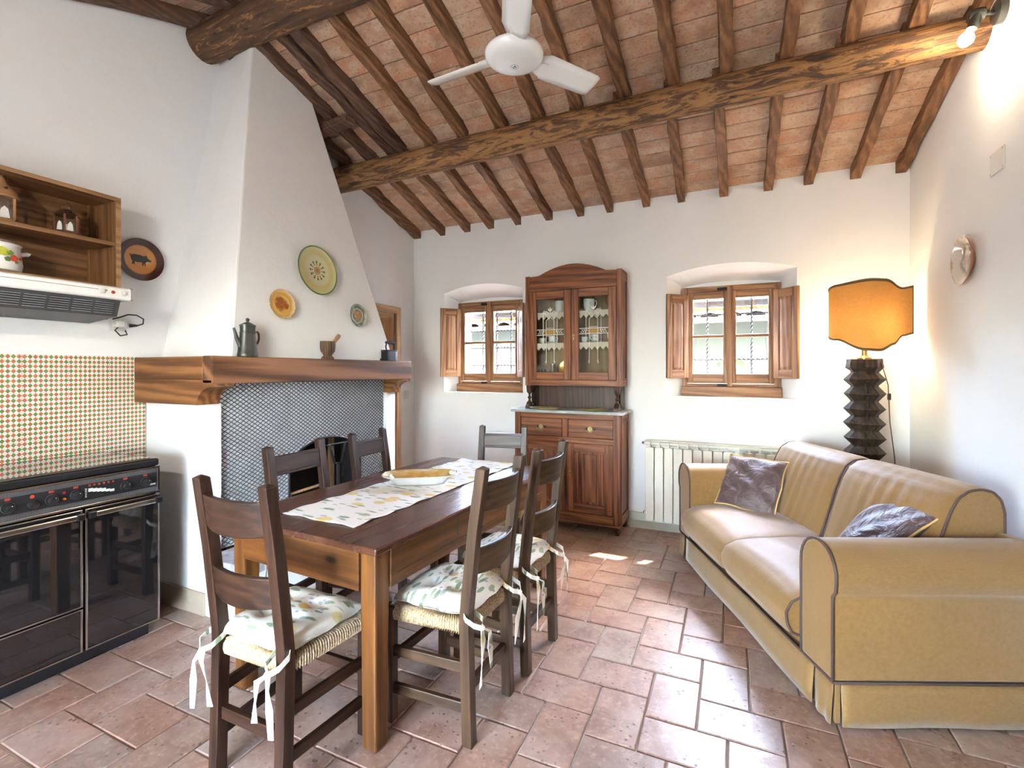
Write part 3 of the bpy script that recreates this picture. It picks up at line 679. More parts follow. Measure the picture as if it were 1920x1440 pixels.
MB().box(XLN-.005, XP+.008, YP0-.010, YP0+.004, 0, .13).build('skirting', SKIRT_L, fp, bevel=.003)
# raised hearth
MB().box(XP+.0, -2.43, YP0, 3.45, 0, .262).build('hearth_base', PLASTER, fp, bevel=.004)
MB().box(-3.25, XP, 1.90, 3.357, 0, .25).build('hearth_floor', BRICKC, fp)
hs = [MB().box(XP+.001 if k else XP+.001, -2.41, YP0-.008+k*.337, YP0-.008+k*.337+.333, .262, .337).build('hearth_slab', STONE, fp, bevel=.008) for k in range(5)]
# firebox lining
fb = MB(); fb.box(-3.25,-3.21,1.9,3.357,.25,1.45).box(-3.21,-2.8,1.9,1.94,.25,1.45).box(-3.21,-2.8,3.31,3.357,.25,1.45).box(-3.25,-2.8,1.9,3.357,1.40,1.44)
fb.build('firebox', SOOT_SHADE, fp)
# mesh screen: sheet with arched mouth plus raised diamond strands
XS = -2.765; YA0, YA1, ZA = 2.369, 3.06, .70
def in_arch(y, z, g=0):
    if not (YA0-g < y < YA1+g): return False
    if z < ZA: return True
    c = (YA0+YA1)/2; a = (YA1-YA0)/2+g; return ((y-c)/a)**2 + ((z-ZA)/(.20+g))**2 < 1
sh = MB(); arcp = [((YA0+YA1)/2+(YA1-YA0)/2*math.cos(R(t)), ZA+.20*math.sin(R(t))) for t in range(180, -1, -10)]
poly = [(1.868,.337),(YA0,.337)]+arcp+[(YA1,.337),(3.356,.337),(3.356,1.33),(1.868,1.33)]
sheet = MB().prism(poly, 'x', XS-.004, XS).build('screen_sheet', SILVER, fp)
stn = MB(); PY, PZ = .040, .0265
ny, nz = int((3.356-1.868)/PY), int((1.33-.337)/PZ)
def strand(p, q):
    (y0,z0),(y1,z1) = p, q; x0 = XS; t = .0026; h_ = .0062
    d_ = math.hypot(y1-y0, z1-z0); nx, nyy = -(z1-z0)/d_*t, (y1-y0)/d_*t
    if nyy < 0: nx, nyy = -nx, -nyy
    stn.add([(x0,y0-nx,z0-nyy),(x0,y1-nx,z1-nyy),(x0+h_,y1,z1+.001),(x0+h_,y0,z0+.001),(x0,y0+nx,z0+nyy),(x0,y1+nx,z1+nyy)], [(0,1,2,3),(3,2,5,4)])
for i in range(ny+1):
    for j in range(nz+1):
        y, z = 1.868+i*PY, .345+j*PZ
        for p, q in (((y,z),(y+PY/2,z+PZ/2)),((y+PY/2,z+PZ/2),(y+PY,z)),((y,z),(y+PY/2,z-PZ/2)),((y+PY/2,z-PZ/2),(y+PY,z))):
            if max(p[0],q[0]) > 3.356 or max(p[1],q[1]) > 1.328 or min(p[1],q[1]) < .339: continue
            if in_arch(*p) or in_arch(*q): continue
            strand(p, q)
o = stn.build('screen_strands', SILVERD, sheet); o['kind'] = 'stuff'
MB().tube([(XS+.004,YA0,.337)]+[(XS+.004,y,z) for y,z in arcp]+[(XS+.004,YA1,.337)], .007, 8).build('mouth_rim', BLACKMET, fp, smooth=True)

# fire tools and a wooden bar standing in the mouth
ft = thing('fire_fork', 'black iron fire fork with two tines standing in the fireplace mouth', 'fire tool', (-2.745, 2.80, .337))
MB().tube([(0,0,0),(0,0,.36)], .012, 8).build('shaft', BLACKMET, ft)
for s in (-1, 1): MB().tube([(0,0,.35),(0,s*.035,.36),(0,s*.065,.47),(0,s*.068,.51)], .0085, 8).build('tine', BLACKMET, ft, smooth=True)
MB().tube([(0,-.0,.12),(0,-.10,.0)], .008, 8).build('strut', BLACKMET, ft); MB().tube([(0,0,.26),(0,.05,.25),(0,.055,.32)], .006, 8).build('hook', BLACKMET, ft, smooth=True)
MB().tube([(0,-.11,.505),(0,.11,.505)], .006, 8).build('top_bar', BLACKMET, ft)
fr = thing('fire_dog_rail', 'thin wooden rail across the dark fireplace mouth', 'rail', (-2.80, 2.40, .337))
MB().tube([(0,0,.20),(0,.30,.21)], .010, 8).build('rail', W_PEST, fr); MB().box(-.012,.012,-.012,.012,0,.21).build('post', W_MORT, fr); MB().box(-.012,.012,.29,.314,0,.22).build('post', W_MORT, fr)

# plates on the hood
hood_tilt = math.atan(.1135)
def hood_frame(o, y, z, off=.012):
    # plate built in local xy with +z facing out; hood face normal = (+x, 0, slope)
    n = Vector((math.cos(hood_tilt), 0, math.sin(hood_tilt))); o.location = Vector((hx(z), y, z)) + n*off
    o.rotation_euler = Matrix((Vector((0,1,0)), n.cross(Vector((0,1,0))), n)).transposed().to_euler()
def plate_prof(r, d, base):
    return [(.001,.010),(base,.010),(base*1.08,.013),(r*.80,d*.55),(r*.97,d),(r,d+.002),(r,d-.003),(r*.8,d*.45-.004),(base,0.0),(.001,0.0)]
BIGM = radial('plate_cream_green', [(0,(.60,.58,.40)),(.55,(.60,.57,.36)),(.72,(.55,.48,.20)),(.955,(.60,.56,.30)),(.97,(.10,.20,.05)),(1,(.10,.22,.06))], .12, .175)
bp = thing('ceramic_plate', 'large pale yellow plate with a ring of green leaves on the chimney hood', 'plate', group='plates hung on the chimney hood'); hood_frame(bp, 2.555, 2.115)
MB().lathe(plate_prof(.178,.022,.10), 48).build('dish', BIGM, bp, smooth=40)
FG = plain('plate_green', (.075,.16,.05), .2); FO = plain('plate_ochre', (.45,.20,.05), .2)
for k in range(12):
    a = 2*math.pi*k/12; c = (math.cos(a), math.sin(a)); 
    for m, r0, r1, w_ in ((FO,.034,.056,.011),(FG,.050,.074,.016)):
        p = MB(); rm = (r0+r1)/2; px, py = -c[1], c[0]
        p.prism([(c[0]*r0,c[1]*r0),(c[0]*rm+px*w_/2,c[1]*rm+py*w_/2),(c[0]*r1,c[1]*r1),(c[0]*rm-px*w_/2,c[1]*rm-py*w_/2)], 'z', .0095, .0112); p.build('leaf_motif', m, bp)
MB().lathe([(.023,.0095),(.027,.0095),(.027,.0112),(.023,.0112),(.023,.0095)], 32, cap=False).build('ring_motif', FG, bp); MB().lathe([(.001,.0095),(.018,.0095),(.018,.0112),(.001,.0112)], 24).build('centre_motif', FO, bp)
ORM = radial('plate_honey', [(0,(.45,.16,.03)),(.2,(.30,.085,.02)),(.38,(.40,.17,.03)),(.5,(.62,.38,.08)),(.8,(.58,.34,.08)),(.97,(.66,.52,.30)),(1,(.45,.22,.06))], .12, .10, .45)
sp = thing('ceramic_plate', 'small honey coloured plate with brown leaf painting on the chimney hood', 'plate', group='plates hung on the chimney hood'); hood_frame(sp, 2.232, 1.833)
MB().lathe(plate_prof(.098,.016,.055), 40).build('dish', ORM, sp, smooth=40)
LB = plain('plate_leaf_brown', (.33,.10,.02), .2)
for (cx, cy, s_, a0) in ((-.015,.022,.034,.3),(.03,-.012,.026,2.2),(-.03,-.012,.024,4.0)):
    pts = []
    for k in range(20):
        a = 2*math.pi*k/20; r_ = s_*(1 if k % 2 else .68)*(1+.15*math.sin(3*a)); pts.append((cx+r_*math.cos(a+a0), cy+r_*.85*math.sin(a+a0)))
    MB().prism(pts, 'z', .0095, .0115).build('leaf_motif', LB, sp)
GRM = radial('plate_green_mottled', [(0,(.36,.22,.11)),(.3,(.45,.40,.28)),(.45,(.10,.16,.12)),(.62,(.42,.42,.33)),(.8,(.12,.19,.15)),(1,(.40,.42,.36))], .12, .09, .8)
gp = thing('ceramic_plate', 'small mottled green plate with tan leaves on the chimney hood', 'plate', group='plates hung on the chimney hood'); hood_frame(gp, 2.933, 1.832)
MB().lathe(plate_prof(.092,.014,.055), 40).build('dish', GRM, gp, smooth=40)
TB_ = plain('plate_tan', (.42,.24,.12), .2)
for a0 in (-.35, .35):
    c, s_ = math.cos(a0), math.sin(a0); pts = [(x*c-y*s_+(.016 if a0 < 0 else -.016), x*s_+y*c) for x, y in [(0,-.045),(.018,-.01),(.014,.03),(0,.045),(-.014,.03),(-.018,-.01)]]
    MB().prism(pts, 'z', .0095, .0115).build('leaf_motif', TB_, gp)

# objects on the mantel
cp = thing('coffee_pot', 'tall dark pewter coffee pot with long spout on the mantel', 'coffee pot', (-2.600, 1.935, 1.4825), R(0)); cp.scale = (.82, 1, 1)
MB().lathe([(.058,0),(.060,.004),(.059,.016),(.057,.02),(.044,.135),(.046,.137),(.046,.143),(.043,.146),(.044,.178),(.047,.180),(.047,.186),(.040,.190),(.018,.202),(.008,.205)], 32).build('body', PEWTER, cp, smooth=40)
MB().lathe([(.004,.203),(.010,.212),(.012,.222),(.005,.228),(.001,.229)], 16).build('knob', PEWTER, cp, smooth=50)
MB().tube([(0,-.045,.06),(0,-.068,.105),(0,-.088,.165)], [.016,.012,.007], 10).build('spout', PEWTER, cp, smooth=50)
MB().ribbon([(0,.044,.150),(0,.062,.152),(0,.073,.14),(0,.075,.11),(0,.066,.085),(0,.052,.068)], .012, (1,0,0), .004).build('handle', W_MORT, cp)
mo = thing('mortar', 'dark turned wooden mortar on the mantel', 'mortar', (-2.600, 2.555, 1.4825)); mo.scale = (.85, 1, 1)
MB().lathe([(.046,0),(.047,.008),(.038,.018),(.030,.026),(.038,.036),(.052,.055),(.057,.085),(.056,.125),(.050,.125),(.046,.09),(.030,.055),(.001,.05)], 32).build('bowl', W_MORT, mo, smooth=40)
pe = thing('pestle', 'light wooden pestle leaning in the mortar', 'pestle', (-2.600, 2.555, 1.540)); pe.rotation_euler = (R(-38), R(8), 0)
MB().lathe([(.001,0),(.010,.003),(.011,.05),(.013,.10),(.016,.135),(.014,.15),(.001,.155)], 16).build('stick', W_PEST, pe, smooth=50)
ir = thing('charcoal_iron', 'old black cast iron charcoal iron on the mantel', 'iron', (-2.604, 3.25, 1.4825), R(2))
MB().prism([(-.042,-.085),(.042,-.085),(.042,.02),(.022,.075),(0,.095),(-.022,.075),(-.042,.02)], 'z', 0, .018).build('sole', CASTIRON, ir, bevel=.002)
MB().prism([(-.037,-.078),(.037,-.078),(.037,.018),(.019,.068),(0,.085),(-.019,.068),(-.037,.018)], 'z', .018, .078).build('body', CASTIRON, ir, bevel=.003)
for k in range(5): MB().lathe([(.0045,.0375),(.0045,.0385)], 8, c=(0,-.06+k*.022,.03), axis='x').build('vent_hole', SOOT_SHADE, ir)
MB().prism([(-.038,-.08),(.038,-.08),(.038,.02),(.02,.07),(0,.088),(-.02,.07),(-.038,.02)], 'z', .080, .090).build('lid', CASTIRON, ir, bevel=.002)
for y in (-.055,.045): MB().tube([(0,y,.09),(0,y*1.15,.12),(0,y*.9,.150)], .006, 8).build('handle_arm', CASTIRON, ir, smooth=True)
MB().tube([(0,-.06,.152),(0,.055,.152)], .012, 10).build('grip', CASTIRON, ir)

# ------------------------------------------------------------------ kitchen corner
# tiled splashback
spb = thing('splashback', 'tiled splashback of small green and rust diamonds above the stove', 'tiles')
MB().box(XLN, XLN+.003, .40, 1.762, .80, 1.4846).build('grout_bed', GROUT, spb)
tm = MB().box(0, .007, .0012, .1888, .0012, .2234).mesh('splash_tile', SPLASH)
for i in range(8):
    for j in range(3):
        y = 1.572-.19*(i-0) ; z = 1.26-.2246*j
        if y < .3: continue
        o = bpy.data.objects.new('wall_tile', tm); COL.objects.link(o); o.parent = spb; o.location = (XLN+.001, y, z)
# stove
st = thing('range_cooker', 'black range cooker with mirrored doors below the tiled splashback', 'cooker')
SX, SY0, SY1 = -2.765, .62, 1.545
MB().box(XLN+.012, SX-.03, SY0, SY1, .075, .895).build('body', BLACKEN, st, bevel=.004)
MB().box(XLN+.06, SX-.06, SY0+.02, SY1-.02, 0, .075).build('plinth', BLACKEN, st)
MB().box(XLN+.01, SX+.004, SY0, SY1, .897, .938).build('hob_lid', BLACKEN, st, bevel=.012, seg=3)
gl = MB().box(XLN+.03, SX-.03, SY0+.02, SY1-.03, .938, .9405).build('lid_glass', m_mirror('hob_mirror', (.30,.30,.30), .04), st)
MB().box(SX-.001, SX+.006, SY0, SY1, .886, .896).build('trim_strip', CHROME, st, bevel=.002)
MB().box(SX-.001, SX+.006, SY0, SY1, .756, .768).build('trim_strip', CHROME, st, bevel=.002)
MB().box(SX-.001, SX+.006, SY1-.012, SY1, .768, .886).build('trim_strip', CHROME, st, bevel=.002)
cpn = MB().box(SX-.03, SX, SY0, SY1-.012, .768, .886).build('control_panel', PANELBLK, st)
for z0, z1 in ((.864,.885),(.769,.790)): MB().box(SX, SX+.0015, SY0, SY1-.013, z0, z1).build('perforated_strip', PERF, cpn)
for y in (.72, .80, .88, .956, 1.099, 1.187, 1.387, 1.477):
    big = True
    k = bpy.data.objects.new('knob', None); COL.objects.link(k); k.parent = st; k.location = (SX, y, .824); k.empty_display_size = .03
    MB().lathe([(.0225,0),(.0225,.006),(.021,.008)], 24, axis='x').build('bezel', PANELBLK, k, smooth=40)
    MB().lathe([(.0222,.0015),(.0235,.0015),(.0235,.003),(.0222,.003)], 24, axis='x').build('dial_ring', CHROME, k)
    MB().lathe([(.0165,.008),(.0155,.028),(.013,.031),(.001,.031)], 24, axis='x').build('grip', PANELBLK, k, smooth=40)
    MB().lathe([(.0018,.031),(.0018,.0322)], 8, c=(0,.004,.008), axis='x').build('marker', PRINTW, k)
    MB().box(0, .0012, -.009, .009, .029, .0385).build('red_symbol', REDL, k)
k = bpy.data.objects.new('knob', None); COL.objects.link(k); k.parent = st; k.location = (SX, 1.034, .818); k.empty_display_size = .03
MB().lathe([(.0165,0),(.0155,.024),(.013,.027),(.001,.027)], 24, axis='x').build('grip', PANELBLK, k, smooth=40); MB().lathe([(.008,0),(.008,.001)], 16, c=(0,0,.034), axis='x').build('red_symbol', REDL, k)
for z, m in ((.843, plain('lamp_red_off',(.20,.01,.02),.2)),(.815, plain('lamp_amber_off',(.30,.08,.01),.2))): MB().lathe([(.007,0),(.006,.004),(.001,.005)], 14, c=(SX,1.145,z), axis='x').build('indicator', m, st)
for i in range(6):
    MB().box(SX, SX+.001, 1.235+i*.0175, 1.2525+i*.0175, .826-i*.0035, .842-i*.0035-(.004 if i > 3 else 0)).build('printed_scale', PRINTW, cpn)
    MB().lathe([(.003,0),(.0048,0),(.0048,.001),(.003,.001)], 12, c=(SX,1.24+i*.019,.856), axis='x').build('red_symbol', REDL, cpn)
for i in range(5): MB().box(SX, SX+.001, 1.222, 1.229, .803+i*.009, .808+i*.009).build('printed_scale', PRINTW, cpn)
for i in range(5): MB().box(SX, SX+.001, 1.499+i*.0056, 1.5035+i*.0056, .8005, .8095).build('maker_lettering', PRINTW, cpn)
def door(y0, y1, z0, z1, handle):
    d_ = MB().box(SX-.03, SX-.002, y0, y1, z0, z1).build('door' if handle else 'drawer', BLACKEN, st, bevel=.003)
    MB().box(SX-.002, SX+.002, y0+.010, y1-.010, z0+.010, z1-.008).build('mirror_glass', STOVEGLASS, d_)
    for q in ((y0,y0+.009,z0,z1),(y1-.009,y1,z0,z1),(y0+.009,y1-.009,z0,z0+.008),(y0+.009,y1-.009,z1-.006,z1)):
        MB().box(SX-.002, SX+.005, q[0], q[1], q[2], q[3]).build('chrome_edge', CHROME, d_, bevel=.0015)
    if handle:
        MB().box(SX+.016, SX+.030, y0+.03, y1-.02, z1-.040, z1-.014).build('handle', CHROME, d_, bevel=.005)
        for y in (y0+.0, y1-.034): MB().box(SX+.002, SX+.034, y, y+.034, z1-.044, z1-.010).build('handle_end', BLACKEN, d_, bevel=.006)
door(SY0, 1.212, .292, .748, True); door(1.222, SY1-.001, .082, .748, True); door(SY0, 1.212, .082, .284, False)

# shelf unit
su = thing('wall_shelf', 'open wooden wall shelf unit above the cooker hood', 'shelf')
UX0, UX1, UY0, UY1, UZ0, UZ1 = XLN, -3.05, .45, 1.507, 1.845, 2.345
MB().box(UX0, UX1, UY0, UY1, UZ1-.018, UZ1).build('top_board', W_SHELF['y'], su, bevel=.002)
MB().box(UX0, UX1, UY0, UY1, UZ0, UZ0+.018).build('bottom_board', W_SHELF['y'], su, bevel=.002)
MB().box(UX0, UX1, UY1-.02, UY1, UZ0+.018, UZ1-.018).build('side_board', W_SHELF['z'], su, bevel=.002)
MB().box(UX0, UX1, UY0, UY0+.02, UZ0+.018, UZ1-.018).build('side_board', W_SHELF['z'], su, bevel=.002)
MB().box(UX0, UX0+.012, UY0+.02, UY1-.02, UZ0+.018, UZ1-.018).build('back_board', W_SHELF['y'], su)
shf = MB().box(UX0+.012, UX1-.022, UY0+.02, UY1-.02, 2.080, 2.100).build('shelf_board', W_SHELF['y'], su)
MB().box(UX1-.022, UX1-.010, UY0+.02, UY1-.02, 2.079, 2.101).build('edge_strip', W_SHELFE, shf, bevel=.003)
for z0, z1 in ((UZ0+.018,2.079),(2.101,UZ1-.018)): MB().box(UX0+.012, UX0+.045, UY1-.045, UY1-.02, z0, z1).build('corner_batten', W_SHELF['z'], su)
MB().box(UX1, UX1+.004, UY1-.022, UY1+.001, UZ0, UZ1).build('edge_strip', W_SHELFE, su)
MB().box(UX1, UX1+.004, UY0, UY1-.022, UZ1-.020, UZ1).build('edge_strip', W_SHELFE, su); MB().box(UX1, UX1+.004, UY0, UY1-.022, UZ0, UZ0+.018).build('edge_strip', W_SHELFE, su)
# range hood
rh = thing('cooker_hood', 'slim white cooker hood with dark grille under the wall shelf', 'cooker hood')
HX = -2.95
MB().prism([(XLN,1.843),(HX-.012,1.843),(HX,1.836),(HX,1.783),(HX-.01,1.776),(XLN,1.776)], 'y', .60, 1.512).build('body', ENAMEL, rh, bevel=.003)
MB().box(HX-.01, HX+.002, 1.505, 1.518, 1.778, 1.842).build('end_cap', CHROME, rh, bevel=.003)
MB().box(HX-.001, HX+.0008, .6, 1.40, 1.818, 1.8195).build('seam', BLACKEN, rh)
gr = MB().prism([(XLN+.02,1.775),(HX-.02,1.775),(HX-.055,1.690),(XLN+.02,1.665)], 'y', .60, 1.47).build('under_tray', plain('hood_dark_grey', (.055,.055,.06), .45), rh, bevel=.003)
SLAT = plain('hood_slat', (.16,.165,.17), .4); GAP = plain('hood_gap', (.012,.016,.022), .6)
def gx(z): return HX-.02-(1.775-z)/.085*.035
for i in range(9):
    y0 = .62+i*.092
    MB().add([(gx(1.762)+.001,y0+.004,1.762),(gx(1.762)+.001,y0+.084,1.762),(gx(1.702)+.001,y0+.084,1.702),(gx(1.702)+.001,y0+.004,1.702)], [(0,1,2,3)]).build('vent_opening', GAP, gr)
    for j in range(6):
        z = 1.757-j*.0105; MB().bar((gx(z)+.001,y0+.004,z),(gx(z)+.001,y0+.084,z), .004, .0045).build('vent_slat', SLAT, gr)
for i, y in enumerate((1.372,1.425,1.466)):
    if i == 1: MB().lathe([(.009,0),(.008,.003),(.001,.004)], 14, c=(HX,y,1.812), axis='x').build('indicator', REDL, rh)
    else: MB().lathe([(.013,0),(.011,.012),(.001,.013)], 18, c=(HX,y,1.812), axis='x').build('knob', PLASTICW, rh, smooth=40)
# pot
pt = thing('enamel_pot', 'white enamel lidded pot with painted vegetables on the wall shelf', 'pot', (-3.15, 1.035, 1.863))
MB().lathe([(.085,0),(.100,.008),(.105,.04),(.098,.085),(.096,.125),(.101,.130),(.098,.133),(.093,.128),(.09,.02),(.001,.01)], 40).build('body', ENAMEL, pt, smooth=40)
MB().lathe([(.101,.131),(.103,.136),(.06,.152),(.015,.158),(.001,.158)], 40).build('lid', ENAMEL, pt, smooth=40); MB().lathe([(.1035,.1325),(.1042,.134),(.1035,.1355)], 40).build('lid_rim', plain('maroon_line', (.11,.02,.02), .3), pt)
MB().lathe([(.008,.156),(.010,.166),(.020,.172),(.019,.180),(.001,.183)], 20).build('lid_knob', ENAMEL, pt, smooth=50)
for s in (-1, 1): MB().tube([(.0,s*.098,.098),(.0,s*.125,.108),(0,s*.132,.104)], [.012,.010,.012], 10).build('handle', ENAMEL, pt, smooth=50)
for (y, z, r_, c) in ((.045,.062,.018,(.62,.06,.02)),(.072,.066,.009,(.55,.05,.02)),(.0,.088,.024,(.42,.46,.05)),(.03,.085,.014,(.20,.32,.05)),(.055,.045,.010,(.12,.25,.06)),(.02,.055,.013,(.10,.22,.05)),(.078,.078,.006,(.65,.25,.04)),(-.04,.06,.02,(.62,.20,.03))):
    a = math.asin(max(-.99, min(.99, y/.1035))); c_ = Vector((.103*math.cos(a), .103*math.sin(a), z)); n_ = Vector((math.cos(a), math.sin(a), 0)); t_ = Vector((-n_.y, n_.x, 0))
    MB().add([c_+(t_*math.cos(q)+Vector((0,0,1))*math.sin(q)*.85)*r_*(1+.12*math.sin(5*q))-n_*(.0*r_) + n_*.0018 - n_*(r_*math.cos(q))**2*5.0 for q in [2*math.pi*i/16 for i in range(16)]], [tuple(range(16))]).build('painted_vegetable', plain('paint_%d' % int(1e4*(y+z)), c, .25, var=.15), pt)
# lanterns
def lantern(label, loc, rz, big):
    t = thing('candle_lantern', label, 'lantern', loc, rz, group='small tin lanterns')
    if not big:
        n, r0, h_ = 6, .052, .085; body, roof = LANTC, LANTC
    else:
        n, r0, h_ = 4, .050, .10; body, roof = LANTO, LANTO
    a0 = math.pi/n; ring = lambda r, z: [(r*math.cos(a0+2*math.pi*k/n), r*math.sin(a0+2*math.pi*k/n), z) for k in range(n)]
    MB().add(ring(r0,0)+ring(r0,.022), [tuple(range(n-1,-1,-1)), tuple(range(n,2*n))]+[(k,(k+1)%n,n+(k+1)%n,n+k) for k in range(n)]).build('base', body, t, bevel=.001)
    for p in ring(r0*.96, .0): MB().box(p[0]-.004,p[0]+.004,p[1]-.004,p[1]+.004,.02,h_+.02).build('corner_post', body, t)
    for k in range(n):
        a, b = ring(r0*.9,.024)[k], ring(r0*.9,.024)[(k+1)%n]; a, b = Vector(a), Vector(b); m_ = (a+b)/2; out = Vector((m_.x,m_.y,0)).normalized()*.001
        g_ = MB().add([a+(b-a)*.06, b-(b-a)*.06, b-(b-a)*.06+Vector((0,0,h_-.006)), a+(b-a)*.06+Vector((0,0,h_-.006))], [(0,1,2,3)]).build('pane', TUMBLER, t)
        q0 = a+(b-a)*.2; q1 = a+(b-a)*.8
        MB().add([q0+out, q1+out, a+(b-a)*.7+Vector((0,0,h_*.42))+out, a+(b-a)*.5+Vector((0,0,h_*.55))+out, a+(b-a)*.3+Vector((0,0,h_*.4))+out], [(0,1,2,3,4)]).build('white_motif', FROST, t)
    if not big:
        MB().add(ring(r0*1.12,h_+.02)+ring(r0*.42,h_+.052)+ring(r0*.42,h_+.068), [tuple(range(n-1,-1,-1)), tuple(range(2*n,3*n))]+[(k,(k+1)%n,n+(k+1)%n,n+k) for k in range(n)]+[(n+k,n+(k+1)%n,2*n+(k+1)%n,2*n+k) for k in range(n)]).build('roof', roof, t, bevel=.001)
        MB().ribbon([(0,-.018,h_+.066),(0,-.02,h_+.085),(0,0,h_+.095),(0,.02,h_+.085),(0,.018,h_+.066)], .012, (1,0,0), .001).build('handle', roof, t)
    else:
        MB().lathe([(r0*1.28,h_+.02),(r0*1.28,h_+.028),(r0*1.15,h_+.034),(r0*1.1,h_+.05),(r0*.75,h_+.07),(r0*.4,h_+.09),(r0*.22,h_+.115),(.004,h_+.125)], 20).build('roof', roof, t, smooth=40)
        MB().lathe([(.006,h_+.122),(.009,h_+.13),(.001,h_+.138)], 12).build('finial', PEWTER, t); MB().tube([(0,.012*math.cos(a)+.012,h_+.115+.014*math.sin(a)) for a in [i*.5 for i in range(13)]], .0015, 6, closed=False).build('ring', PEWTER, t)
    c = [(math.cos(a)*(.010 if i % 2 else .003), math.sin(a)*(.010 if i % 2 else .003)) for i, a in enumerate([2*math.pi*k/12 for k in range(12)])]
    nrm = r0*.80 if not big else r0*.93
    MB().prism([(y, z+h_+(.040 if not big else .058)) for y, z in c], 'x', nrm-.004, nrm+.004).build('star_cutout', SOOT_SHADE, t)
    MB().lathe([(.018,.023),(.018,.06),(.001,.062)], 16).build('candle', FROST, t)
    return t
lantern('dark copper lantern with six glass sides and pierced roof', (-3.15, 1.312, 2.1), 0, False)
lantern('ochre lantern with onion shaped roof on the wall shelf', (-3.15, 1.068, 2.1), 0, True)
# pig plate
pg = thing('pig_plate', 'brown rimmed plate with a black pig hung beside the shelf', 'plate', (XLN+.006, 1.728, 2.078)); pg.rotation_euler = Matrix((Vector((0,1,0)), Vector((0,0,1)), Vector((1,0,0)))).transposed().to_euler()
PIGM = radial('plate_pig_glaze', [(0,(.52,.21,.05)),(.60,(.52,.21,.05)),(.68,(.42,.15,.035)),(.70,(.055,.016,.010)),(1,(.05,.014,.010))], .1, .128)
MB().lathe(plate_prof(.128,.022,.083), 48).build('dish', PIGM, pg, smooth=40)
PIGB = plain('pig_black', (.022,.016,.012), .25)
pig = [(-.040,.010),(-.035,.022),(-.018,.026),(.005,.025),(.020,.022),(.030,.024),(.034,.030),(.038,.022),(.046,.012),(.060,.004),(.062,-.002),(.056,-.004),(.044,-.005),(.034,-.009),(.031,-.014),(.034,-.030),(.030,-.031),(.027,-.020),(.024,-.016),(.020,-.031),(.016,-.031),(.016,-.013),(-.010,-.016),(-.020,-.012),(-.022,-.026),(-.018,-.031),(-.022,-.032),(-.027,-.024),(-.030,-.030),(-.034,-.030),(-.031,-.014),(-.037,-.004)]
pig = [(x*1.12-.008, y*1.12) for x, y in pig]
MB().prism(pig, 'z', .0095, .0115).build('pig_motif', PIGB, pg)
MB().tube([(-.052,.012,.0105),(-.060,.020,.0105),(-.056,.028,.0105),(-.050,.024,.0105),(-.056,.019,.0105)], .0014, 6).build('pig_tail_motif', PIGB, pg)
# socket
so = thing('wall_socket', 'white wall socket with adaptor plug below the cooker hood', 'socket', (XLN, 1.612, 1.675))
MB().box(0, .008, -.045, .045, -.045, .045).build('plate', PLASTICW, so, bevel=.003); MB().box(.008, .012, -.03, .03, -.03, .03).build('insert', PLASTICW, so, bevel=.002)
ad = MB().box(.012, .050, -.026, .028, -.022, .018).build('adaptor', PLASTICW, so, bevel=.006)
for z in (-.010,0,.010): MB().lathe([(.0022,.0502),(.0022,.0508)], 8, c=(0,.018,z), axis='x').build('pin_hole', SOOT_SHADE, ad)
cb = thing('hood_cable', 'black cable looping from the socket plug to the cooker hood', 'cable')
MB().tube([(XLN+.035,1.66,1.668),(XLN+.04,1.70,1.672)], [.012,.006], 10).build('plug', CORD, cb)
MB().tube([(XLN+.04,1.70,1.672),(XLN+.04,1.73,1.685),(XLN+.035,1.735,1.715),(XLN+.03,1.70,1.735),(XLN+.02,1.66,1.735),(XLN+.015,1.62,1.715),(XLN+.035,1.575,1.70)], .004, 8).build('loop', CORD, cb, smooth=True)
MB().tube([(XLN+.04,1.60,1.655),(XLN+.045,1.58,1.635),(XLN+.04,1.61,1.605),(XLN+.03,1.65,1.615),(XLN+.03,1.64,1.64)], .004, 8).build('loop', CORD, cb, smooth=True)
MB().tube([(XLN+.01,1.56,1.70),(XLN+.008,1.50,1.700),(XLN+.006,1.43,1.672),(XLN+.006,1.36,1.672),(XLN+.01,1.29,1.698),(XLN+.03,1.26,1.71)], .0035, 8).build('lead', CORD, cb, smooth=True)
sw = thing('light_switch', 'white light switch on the wall beside the pine door', 'switch', (XLF, 4.285, 1.138))
MB().box(0, .008, -.04, .04, -.045, .045).build('plate', PLASTICW, sw, bevel=.003); MB().box(.008, .012, -.013, .013, -.024, .024).build('rocker', PLASTICW, sw, bevel=.002)
# ------------------------------------------------------------------ dining table
TH = .765; TR = R(-3); TC = (-1.547, 2.180)
tb = thing('dining_table', 'long honey wood dining table with dark red top in front of the fireplace', 'table', (TC[0], TC[1], 0), TR)
TW, TL = .445, .81
MB().box(-TW, TW, -TL, TL, TH-.028, TH).build('tabletop', W_TOP, tb, bevel=.006)
LW = .078
for sx in (-1, 1):
    for sy in (-1, 1):
        x, y = sx*(TW-.028-LW/2), sy*(TL-.028-LW/2); l = MB(); a, b = LW/2, LW/2*.86
        l.add([(x-b,y-b,0),(x+b,y-b,0),(x+b,y+b,0),(x-b,y+b,0),(x-a,y-a,TH-.028),(x+a,y-a,TH-.028),(x+a,y+a,TH-.028),(x-a,y+a,TH-.028)], [(0,3,2,1),(4,5,6,7),(0,1,5,4),(1,2,6,5),(2,3,7,6),(3,0,4,7)])
        l.build('leg', W_TAB['z'], tb, bevel=.008)
ax, ay = TW-.028-LW, TL-.028-LW; az0, az1 = .585, TH-.028
